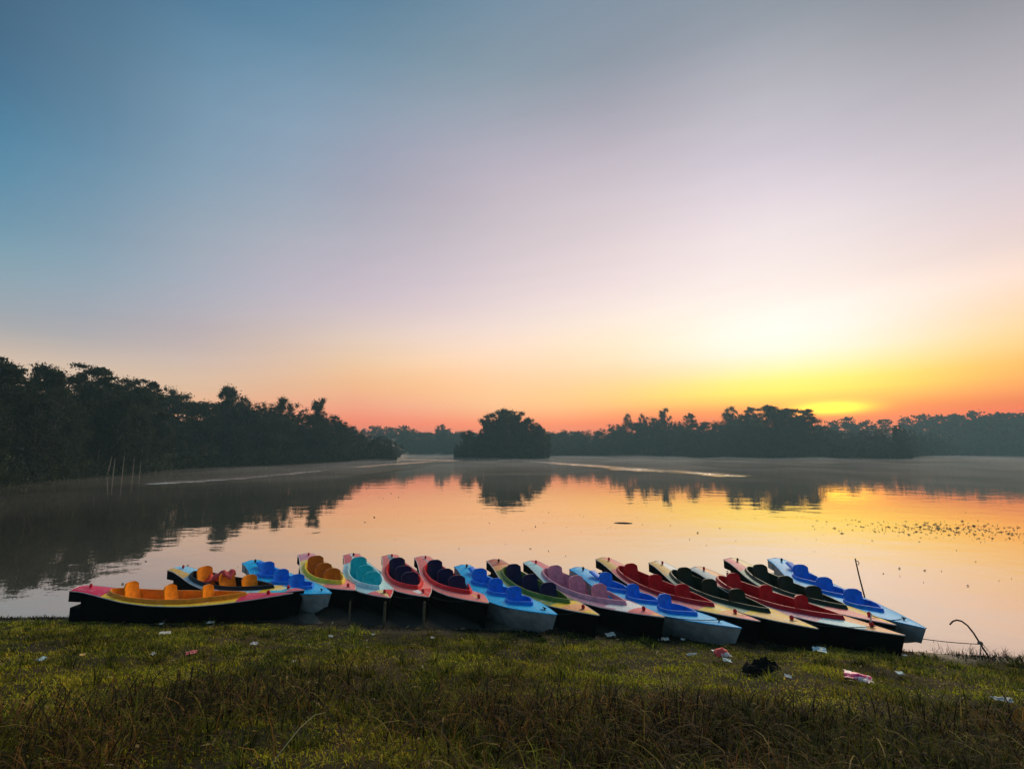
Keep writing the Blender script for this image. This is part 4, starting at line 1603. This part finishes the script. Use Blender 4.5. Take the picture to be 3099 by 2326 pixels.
# dark muddy plants along the water's edge
x = rg.random(9000) * 22 - 11
y = shore_y(x) + rg.normal(size=9000) * 0.10 - 0.04
n = len(x)
fade = np.clip(fbm(x * 1.7, y * 0 + 2, 170) * 2.2 - 0.55, 0.0, 1)
keep = rg.random(n) < fade
x, y = x[keep], y[keep]
n = len(x)
tint = pick_tint(x, y, rg, [(0.022, 0.026, 0.010), (0.05, 0.03, 0.018), (0.045, 0.055, 0.014), (0.10, 0.035, 0.03)], [0.2, 0.1, 0.1, -0.1])
me = ribbon_mesh('shore_plants', np.stack([x, y, np.maximum(ground_z(x, y), -0.02) - 0.005], 1), 0.03 + 0.06 * rg.random(n) ** 2, rg.random(n) * 6.283, 0.3 + 1.2 * rg.random(n), 0.004 + 0.004 * rg.random(n), tint, 3)
tag(link('shore_plants', me, M_GRASS), "dark ragged plants along the water's edge under the bows", 'plants', None, 'stuff')
x = 6.6 + rg.random(900) * 3.6
y = np.interp(x, SHORE_X, SHORE_Y) + np.abs(rg.normal(size=900)) * 0.16
n = len(x)
tint = pick_tint(x, y, rg, [(0.05, 0.04, 0.02), (0.09, 0.03, 0.03), (0.06, 0.07, 0.02)], [0.1, 0.05, 0.05])
me = ribbon_mesh('water_reeds', np.stack([x, y, np.full(n, -0.03)], 1), 0.07 + 0.10 * rg.random(n) ** 2, rg.random(n) * 6.283, 0.1 + 0.9 * rg.random(n), 0.003 + 0.002 * rg.random(n), tint, 3)
tag(link('water_reeds', me, M_GRASS), 'thin reddish reeds standing in the water by the bent rod', 'reeds', None, 'stuff')

# ================================================================== litter on the bank
def crumple(name, loc, size, mat, label, cat, seed, rough=0.25, rz=0.0, tilt=0.1, puff=0.0):
    rd = np.random.default_rng(seed)
    nx, ny = 9, 7
    V, F = [], []
    for j in range(ny):
        for i in range(nx):
            u, v = i / (nx - 1) - .5, j / (ny - 1) - .5
            e = 1 + 0.08 * rd.normal() * (abs(u) > .45 or abs(v) > .45)
            zf = rough * size[0] * (fbm(np.array([u * 4 + seed]), np.array([v * 4 + seed * 2]), seed)[0] - .35) + rough * size[0] * 0.25 * rd.random()
            zp = puff * size[0] * max(0, 1 - (2 * u) ** 2) * max(0, 1 - (2 * v) ** 2)
            V.append((u * size[0] * e, v * size[1] * e, zf + zp))
    for j in range(ny - 1):
        for i in range(nx - 1):
            a = j * nx + i
            F.append([a, a + 1, a + nx + 1, a + nx])
    nb = len(V)
    V2 = [(x_, y_, -abs(z_) * 0.5 - 0.004 if puff else z_ - 0.0025) for x_, y_, z_ in V]
    F += [[nb + q for q in f[::-1]] for f in F[:]]
    rim = [i for i in range(nx)] + [j * nx + nx - 1 for j in range(1, ny)] + [(ny - 1) * nx + i for i in range(nx - 2, -1, -1)] + [j * nx for j in range(ny - 2, 0, -1)]
    for a, b in zip(rim, rim[1:] + rim[:1]):
        F.append([b, a, a + nb, b + nb])
    me = bpy.data.meshes.new(name)
    me.from_pydata([tuple(map(float, v)) for v in V + V2], [], F)
    me.update()
    o = link(name, me, mat)
    o.location = (loc[0], loc[1], gz1(loc[0], loc[1]) + 0.045)
    o.rotation_euler = (R(14), tilt, rz)
    tag(o, label, cat, 'scraps of litter on the bank')
    return o


M_PAPER = simple_mat('white_paper', (0.60, 0.58, 0.53), 0.8, 0.3, 20)
M_PALEB = simple_mat('pale_blue_plastic', (0.50, 0.66, 0.68), 0.5, 0.15, 20)
M_PINKP = simple_mat('pink_wrapper', (0.75, 0.16, 0.16), 0.5, 0.2, 20)


def packet_mat(name, c1, c2, scale):
    m, n, l = new_mat(name)
    out = n.new('ShaderNodeOutputMaterial')
    p = n.new('ShaderNodeBsdfPrincipled')
    p.inputs['Roughness'].default_value = 0.35
    tc = n.new('ShaderNodeTexCoord')
    v = n.new('ShaderNodeTexNoise')
    v.inputs['Scale'].default_value = scale
    l.new(tc.outputs['Object'], v.inputs['Vector'])
    r_ = n.new('ShaderNodeValToRGB')
    e = r_.color_ramp.elements
    e[0].position = 0.52
    e[0].color = (*c1, 1)
    e[1].position = 0.56
    e[1].color = (*c2, 1)
    l.new(v.outputs['Fac'], r_.inputs[0])
    l.new(r_.outputs[0], p.inputs['Base Color'])
    l.new(p.outputs[0], out.inputs['Surface'])
    return m


M_REDPK = packet_mat('red_packet', (0.85, 0.06, 0.05), (0.85, 0.75, 0.72), 7)
M_PINKPK = packet_mat('magenta_packet', (0.75, 0.02, 0.18), (0.85, 0.70, 0.72), 11)
LITTER = [
    ('paper_scrap', (-6.04, 9.0), (.09, .06), M_PAPER, 'tiny white paper scrap nearest the bottom of the orange canoe', 'paper'),
    ('torn_paper', (-5.25, 9.1), (.17, .09), M_PAPER, 'torn white paper on the turf edge below the orange canoe', 'paper'),
    ('paper_sheet', (-5.18, 7.82), (.20, .10), M_PAPER, 'white crumpled sheet in the grass below the left end of the orange canoe', 'paper'),
    ('paper_scrap', (-4.04, 5.93), (.10, .06), M_PAPER, 'white scrap left of the pink wrapper', 'paper'),
    ('paper_scrap', (-3.54, 7.22), (.13, .08), M_PAPER, 'pale scrap in the grass below the bow of the orange canoe', 'paper'),
    ('paper_scrap', (-2.39, 5.79), (.05, .04), M_PAPER, 'tiny white speck of paper beside the tall straw tuft', 'paper'),
    ('paper_scrap', (-2.84, 8.21), (.10, .06), M_PAPER, 'small white scrap in the grass in front of the cream canoe', 'paper'),
    ('plastic_scrap', (-5.09, 5.71), (.12, .10), M_PALEB, 'pale blue plastic scrap nearest the left edge of the picture', 'plastic'),
    ('candy_wrapper', (-4.69, 5.75), (.07, .05), simple_mat('yellow_wrapper', (0.75, 0.45, 0.12), 0.5, .2, 20), 'little yellow wrapper right of the pale blue plastic scrap', 'wrapper'),
    ('wrapper', (-3.82, 6.27), (.16, .09), M_PINKP, 'flat pink-red wrapper in the grass on the left', 'wrapper'),
    ('paper_scrap', (-2.22, 8.39), (.07, .05), M_PAPER, 'small white scrap in front of the turquoise seated canoe', 'paper'),
    ('paper_scrap', (-1.24, 8.19), (.08, .05), M_PAPER, 'small white scrap in front of the salmon canoes', 'paper'),
    ('paper_sheet', (1.62, 8.62), (.24, .12), M_PAPER, 'white sheet lying under the bow of the olive canoe', 'paper'),
    ('paper_sheet', (2.42, 8.40), (.24, .11), M_PAPER, 'white sheet lying under the bow of the mauve canoe', 'paper'),
    ('paper_scrap', (2.70, 8.30), (.08, .06), M_PAPER, 'small white scrap right of the sheet under the mauve canoe', 'paper'),
    ('folded_paper', (4.45, 7.62), (.24, .15), M_PALEB, 'folded pale sheet under the bow of the tan bowed canoe', 'paper'),
    ('paper_strip', (2.44, 7.14), (.19, .05), M_PAPER, 'narrow white strip left of the red packet', 'paper'),
    ('plastic_scrap', (2.76, 6.78), (.14, .08), M_PALEB, 'crumpled pale teal plastic just below the red packet', 'plastic'),
    ('paper_scrap', (2.96, 5.68), (.10, .07), M_PAPER, 'pinkish white scrap below the charred clump', 'paper'),
    ('plastic_scrap', (4.53, 6.18), (.11, .08), M_PALEB, 'grey-teal plastic scrap right of the magenta packet', 'plastic'),
    ('paper_sheet', (4.63, 5.03), (.20, .09), M_PAPER, 'pale torn sheet near the right edge of the picture', 'paper'),
    ('paper_scrap', (5.59, 7.5), (.09, .05), M_PAPER, 'small white scrap below the bow of the rightmost kayak', 'paper'),
]
for k, (nm, loc, size, mat, lab, cat) in enumerate(LITTER):
    crumple(nm, loc, (size[0] * .72, size[1] * .72), mat, lab, cat, 40 + k, 0.22, random.uniform(-.6, .6), random.uniform(-.12, .12))
crumple('snack_packet', (2.9, 7.28), (.22, .15), M_REDPK, 'puffed red and white packet lying on the bank', 'packet', 81, 0.12, 0.2, 0.1, 0.33)
crumple('snack_packet', (3.73, 5.71), (.25, .13), M_PINKPK, 'flattened magenta and white packet on the right of the bank', 'packet', 82, 0.10, -0.45, 0.1, 0.10)

# charred clump of debris: one lumpy heap with twigs sticking out
rdc = np.random.default_rng(5)
mb = MB()
NA, NR = 26, 9
for j_ in range(NR + 1):
    for i_ in range(NA):
        a_ = 2 * math.pi * i_ / NA
        r_ = j_ / NR
        lum = fbm(np.array([3 + 4.2 * r_ * math.cos(a_)]), np.array([3 + 4.2 * r_ * math.sin(a_)]), 300)[0]
        out = r_ * (0.85 + 0.35 * vnoise(np.array([i_ * .55]), np.array([.5]), 301)[0])
        mb.v.append((0.24 * out * math.cos(a_), 0.13 * out * math.sin(a_), math.sqrt(max(0, 1 - r_ ** 2.5)) * 0.16 * lum ** 1.3 + 0.03 * rdc.random() * (1 - r_)))
for j_ in range(NR):
    for i_ in range(NA):
        a_, b_ = j_ * NA + i_, j_ * NA + (i_ + 1) % NA
        mb.f.append([a_, a_ + NA, b_ + NA, b_])
M_CHAR = simple_mat('charred', (0.010, 0.009, 0.008), 0.9, .4, 20, .5, .1)
o = mb.build('charred_clump', M_CHAR)
o.location = (2.9, 6.12, gz1(2.9, 6.12) + .012)
tag(o, 'black charred clump of debris in the grass below the red packet', 'debris')
for k in range(9):
    a_ = rdc.random() * 6.28
    mt = MB()
    p0 = Vector((rdc.normal() * .10, rdc.normal() * .05, .05))
    p1 = p0 + Vector((math.cos(a_) * .15, math.sin(a_) * .10, .02 + .07 * rdc.random()))
    mt.tube([p0, p0.lerp(p1, .5) + Vector((0, 0, .02)), p1], [.007, .005, .003], 4)
    mt.build('twig', M_CHAR, o)

# straw tuft and single bent straw in front
for (px, py, nn, hh, lab) in ((-1.99, 5.23, 46, .30, 'tall pale straw tuft in the grass left of centre'),):
    a_ = rg.random(nn) * 6.283
    b_ = np.stack([px + .05 * np.cos(a_) * rg.random(nn), py + .05 * np.sin(a_) * rg.random(nn), np.full(nn, gz1(px, py))], 1)
    me = ribbon_mesh('straw_tuft', b_, hh * (.5 + .7 * rg.random(nn)), a_, .2 + .8 * rg.random(nn), np.full(nn, .0028), np.tile(np.array([[.20, .19, .05]]), (nn, 1)) * (.6 + .7 * rg.random(nn))[:, None], 5)
    tag(link('straw_tuft', me, M_GRASS), lab, 'grass tuft')
mb = MB()
mb.tube([(-1.31, 2.78, 1.38), (-1.24, 2.88, 1.50), (-1.18, 2.99, 1.57), (-1.13, 3.06, 1.60), (-1.08, 3.10, 1.595)], [.0026, .0026, .0024, .0020, .0010], 5)
tag(mb.build('bent_straw', simple_mat('straw', (0.42, 0.36, 0.16), .7, .2, 10), None, True), 'single long pale bent straw at the bottom of the picture', 'straw')

# ================================================================== stakes, rod and ropes
M_WOOD = simple_mat('weathered_wood', (0.10, 0.08, 0.05), 0.9, .4, 12, .4, .2)
M_IRON = simple_mat('rusty_iron', (0.10, 0.045, 0.035), 0.7, .35, 25, .2, .4)
M_ROPE = simple_mat('dark_rope', (0.035, 0.032, 0.03), 0.9, .3, 30)
M_ROPEL = simple_mat('pale_rope', (0.22, 0.19, 0.15), 0.9, .3, 30)
for k, (sx, sy_, h_, lab) in enumerate(((-2.93, 9.38, .40, 'short dark stake between the cream and the turquoise seated canoe'),
                                        (-2.27, 9.26, .42, 'weathered wooden stake at the bow of the turquoise seated canoe'),
                                        (-1.56, 9.20, .44, 'weathered wooden stake between the two salmon canoes'))):
    mb = MB()
    r_ = .026 if k else .018
    mb.tube([(sx, sy_, -.25), (sx + .004, sy_, h_ * .5), (sx + .012, sy_ - .004, h_), (sx + .012, sy_ - .004, h_ + .012)], [r_, r_ * .98, r_ * .9, r_ * .5], 8)
    tag(mb.build('mooring_stake', M_WOOD, None, True), lab, 'stake', 'mooring stakes between the bows')
mb = MB()
mb.tube([(7.32, 10.72, -.5), (7.28, 10.72, .1), (7.22, 10.74, .5), (7.18, 10.76, .86)], [.016, .015, .014, .012], 7)
st_ = mb.build('thin_stake', M_IRON, None, True)
tag(st_, 'thin upright stake with a hook standing in the water behind the rightmost kayak', 'stake')
mb = MB()
mb.tube([(7.19, 10.75, .82), (7.235, 10.75, .80), (7.245, 10.75, .76), (7.235, 10.75, .735), (7.215, 10.75, .735)], .008, 6)
mb.build('hook', M_IRON, st_, True)
# bent rod: foot on the shore, top bowed over toward the boats
rod = [(7.14, 7.88, -.2), (7.13, 7.89, .05), (7.04, 7.90, .22), (6.96, 7.90, .37), (6.88, 7.90, .48), (6.79, 7.89, .545), (6.71, 7.88, .565), (6.64, 7.87, .55), (6.58, 7.86, .505)]
mb = MB()
mb.tube(rod, [.012] * 7 + [.011, .010], 8)
rod_o = mb.build('bent_rod', M_IRON, None, True)
tag(rod_o, 'bent rusty iron rod with hooked top stuck in the right shore', 'rod')
mb = MB()
for k in range(3):
    mb.tube([(7.04 + .03 * math.cos(t), 7.90 + .028 * math.sin(t), .215 + .012 * k + .006 * math.sin(2 * t)) for t in np.linspace(0, 6.283, 10)], .007, 5, False)
mb.tube([(7.02, 7.87, .21), (6.99, 7.86, .12), (6.995, 7.86, .03), (7.0, 7.86, -.02)], .006, 5)
mb.tube([(7.06, 7.87, .21), (7.10, 7.86, .15), (7.06, 7.86, .12), (7.03, 7.87, .17)], .005, 5)
mb.build('rope_knot', M_ROPEL, rod_o, True)


def rope(p0, p1, sag, label, mat=None, r_=.006):
    p0, p1 = Vector(p0), Vector(p1)
    mb = MB()
    pts = []
    for t in np.linspace(0, 1, 14):
        p = p0.lerp(p1, t)
        p.z -= sag * 4 * t * (1 - t)
        pts.append(p)
    mb.tube(pts, r_, 5)
    o = mb.build('mooring_rope', mat or M_ROPE, None, True)
    tag(o, label, 'rope', 'ropes tying the bows together')


rope((6.255, 8.02, .25), (7.03, 7.90, .215), .012, 'taut rope from the rightmost kayak to the bent rod', M_ROPE, .006)


def bow_pt(i, t=.9, dz=.03):
    (sx, sy_), (bx, by) = BOATS[i][0], BOATS[i][1]
    return (sx + (bx - sx) * t, sy_ + (by - sy_) * t, float(bz(t)) + dz)


ROPES = [(3, 4, 'slack rope between the cream and the turquoise seated canoe'), (4, 5, 'rope from the turquoise seated canoe to the salmon one'),
         (5, 6, 'rope slung between the two salmon canoes'), (6, 7, 'rope from the salmon canoe with yellow stripe to the blue kayak'),
         (7, 8, 'rope from the blue kayak to the olive canoe'), (9, 10, 'rope from the mauve canoe to the blue kayak beside it'),
         (11, 12, 'rope from the yellow-apricot bow to the tan bow'), (12, 13, 'rope from the tan bow to the pale grey bow'), (14, 15, 'short rope between the two rightmost bows')]
for a_, b_, lab in ROPES:
    p0, p1 = Vector(bow_pt(a_)), Vector(bow_pt(b_))
    d_ = (Vector((p0.x, p0.y, 0)) + Vector((p1.x, p1.y, 0))) / 2
    rope(p0, p1, .10 if a_ < 8 else .05, lab)
# short post tied at the bow of the red seated canoe
q = bow_pt(13, .885, 0)
mb = MB()
mb.tube([(q[0] - .02, q[1], q[2] - .02), (q[0] + .02, q[1] + .01, q[2] + .2)], [.010, .009], 6)
o = mb.build('bow_peg', M_LIP, None, True)
tag(o, 'short pale peg tied upright on the bow of the pale grey bowed canoe', 'peg')

# red jackets thrown into the patchwork canoe
def cloth(name, loc, rz, sx, sy_, mat, label, seed, hz):
    rd = np.random.default_rng(seed)
    nx, ny = 18, 12
    V, F = [], []
    for j in range(ny):
        for i in range(nx):
            u, v = i / (nx - 1) - .5, j / (ny - 1) - .5
            f1 = fbm(np.array([u * 3.2 + seed]), np.array([v * 3]), seed, 2)[0]
            f2 = (.5 + .5 * math.sin(u * 7 + 2.5 * v + seed)) * .35
            V.append((u * sx * (1 - .25 * abs(v)), v * sy_ * (1 - .3 * abs(u)), hz * (f1 * 1.1 + f2 * .55) * (1.15 - 1.4 * (u * u + v * v)) + .25 * hz * (u + .5)))
    for j in range(ny - 1):
        for i in range(nx - 1):
            a_ = j * nx + i
            F.append([a_, a_ + 1, a_ + nx + 1, a_ + nx])
    me = bpy.data.meshes.new(name)
    me.from_pydata([tuple(map(float, v)) for v in V], [], F)
    me.update()
    me.polygons.foreach_set('use_smooth', np.ones(len(me.polygons), bool))
    o = link(name, me, mat)
    sm = o.modifiers.new('thickness', 'SOLIDIFY')
    sm.thickness = .015
    o.location = loc
    o.rotation_euler = (0, 0, rz)
    tag(o, label, 'jacket')
    return o


hd = math.atan2(9.85 - 11.04, -3.94 + 7.19)
bx_ = lambda t, s: (-7.19 + 3.25 * t - math.sin(hd) * s, 11.04 - 1.19 * t + math.cos(hd) * s)
p = bx_(.335, .0)
cloth('life_jacket', (p[0], p[1], .36), hd + .1, .50, .40, simple_mat('orange_red_cloth', (0.80, 0.055, 0.015), .7, .2, 9), 'bright red jacket heaped behind the second orange seat of the patchwork canoe', 3, .22)
p = bx_(.385, .02)
cloth('life_jacket', (p[0], p[1], .37), hd + .5, .46, .34, simple_mat('dull_red_cloth', (0.50, 0.06, 0.07), .8, .2, 9), 'dull pink-red jacket draped against the second orange seat of the patchwork canoe', 9, .30)

# ================================================================== things afloat
mb = MB()
mb.tube([(4.40, 21.95, .0), (4.62, 21.92, .015), (4.9, 21.86, .02), (5.15, 21.82, .005)], [.018, .024, .022, .014], 8)
tag(mb.build('floating_log', simple_mat('wet_wood', (0.03, 0.022, 0.016), .6, .4, 8), None, True), 'dark stick floating in the open water right of centre', 'log')
M_WEED = simple_mat('water_weed', (0.045, 0.035, 0.018), 0.7, .4, 5, 0, .2)


def floaters(name, xs, ys, size, label, seed):
    rd = np.random.default_rng(seed)
    n = len(xs)
    d = rd.random(n) * 6.283
    s = size * (0.3 + rd.random(n) ** 2 * 1.4)
    dx, dy = np.cos(d) * s, np.sin(d) * s * 0.6
    ex, ey = -np.sin(d) * s * .28, np.cos(d) * s * .28
    z = 0.006 + 0.004 * rd.random(n)
    top = z + 0.012 + 0.02 * rd.random(n) * s / size
    ring = [np.stack([xs - dx, ys - dy, z], 1), np.stack([xs + ex, ys + ey, z], 1), np.stack([xs + dx, ys + dy, z], 1), np.stack([xs - ex, ys - ey, z], 1), np.stack([xs + dx * .2, ys + dy * .2, top], 1)]
    V = np.stack(ring, 1).reshape(-1, 3)
    b = np.arange(n) * 5
    F = np.concatenate([np.stack([b + i, b + (i + 1) % 4, b + 4], 1) for i in range(4)])
    tag(link(name, mesh_np(name, V, F), M_WEED), label, 'weed', None, 'stuff')


rw = np.random.default_rng(8)
m_ = 480
t_ = rw.normal(size=m_)
floaters('water_weeds', 17.6 + 2.0 * t_ + 0.4 * rw.normal(size=m_), 20.2 + 1.2 * rw.normal(size=m_) - 0.2 * t_, .065, 'patch of dark weed floating on the water at the right', 8)
xs = rw.random(330) * 40 - 16
ys = 11.5 + rw.random(330) ** 1.4 * 34
floaters('floating_leaves', xs, ys, .036, 'scattered dark leaves and twigs floating on the lake', 9)

# ================================================================== air
def volume_mat(name, color, density, aniso):
    m, n, l = new_mat(name)
    out = n.new('ShaderNodeOutputMaterial')
    v = n.new('ShaderNodeVolumePrincipled')
    v.inputs['Color'].default_value = (*color, 1)
    v.inputs['Density'].default_value = density
    v.inputs['Anisotropy'].default_value = aniso
    l.new(v.outputs[0], out.inputs['Volume'])
    return m


mb = MB()
mb.box((0, 400, 15.75), (1900, 1460, 36.5))
tag(mb.build('haze', volume_mat('haze', (0.42, 0.72, 0.82), 0.00095, 0.2)), 'thin blue morning haze over the whole lake', 'haze', None, 'stuff')

# low mist lying on the water, thicker towards the far banks
mx_ = np.linspace(-90, 230, 110)
my_ = np.linspace(24, 330, 90)
MX, MY = np.meshgrid(mx_, my_)
rr_ = np.hypot(MX, MY)
shore_gap = far_R(np.degrees(np.arctan2(MX, MY))) - rr_
edge = np.clip((rr_ - 26) / 50, 0, 1) * np.clip(shore_gap / 30, 0.12, 1) * np.clip((MX + 90) / 20, 0, 1) * np.clip((230 - MX) / 20, 0, 1) * np.clip((330 - MY) / 30, 0, 1)
MZ = 0.03 + edge * (0.08 + 2.3 * np.clip(fbm(MX * 0.11, MY * 0.06, 200) - 0.22, 0, 1) ** 1.2)
nx_, ny_ = len(mx_), len(my_)
ii = np.arange(nx_ * ny_).reshape(ny_, nx_)
ft = np.stack([ii[:-1, :-1].ravel(), ii[:-1, 1:].ravel(), ii[1:, 1:].ravel(), ii[1:, :-1].ravel()], 1)
N0 = nx_ * ny_
fb = ft[:, ::-1] + N0
rim = np.concatenate([ii[0, :], ii[1:, -1], ii[-1, -2::-1], ii[-2:0:-1, 0]])
fr_ = np.stack([np.roll(rim, -1), rim, rim + N0, np.roll(rim, -1) + N0], 1)
top = np.stack([MX.ravel(), MY.ravel(), MZ.ravel()], 1)
bot = np.stack([MX.ravel(), MY.ravel(), np.full(N0, 0.012)], 1)
me = mesh_np('mist', np.concatenate([top, bot]), np.concatenate([ft, fb, fr_]))
tag(link('mist', me, volume_mat('mist', (0.90, 0.89, 0.89), 0.0085, 0.1)), 'thin morning mist lying low over the far water', 'mist', None, 'stuff')
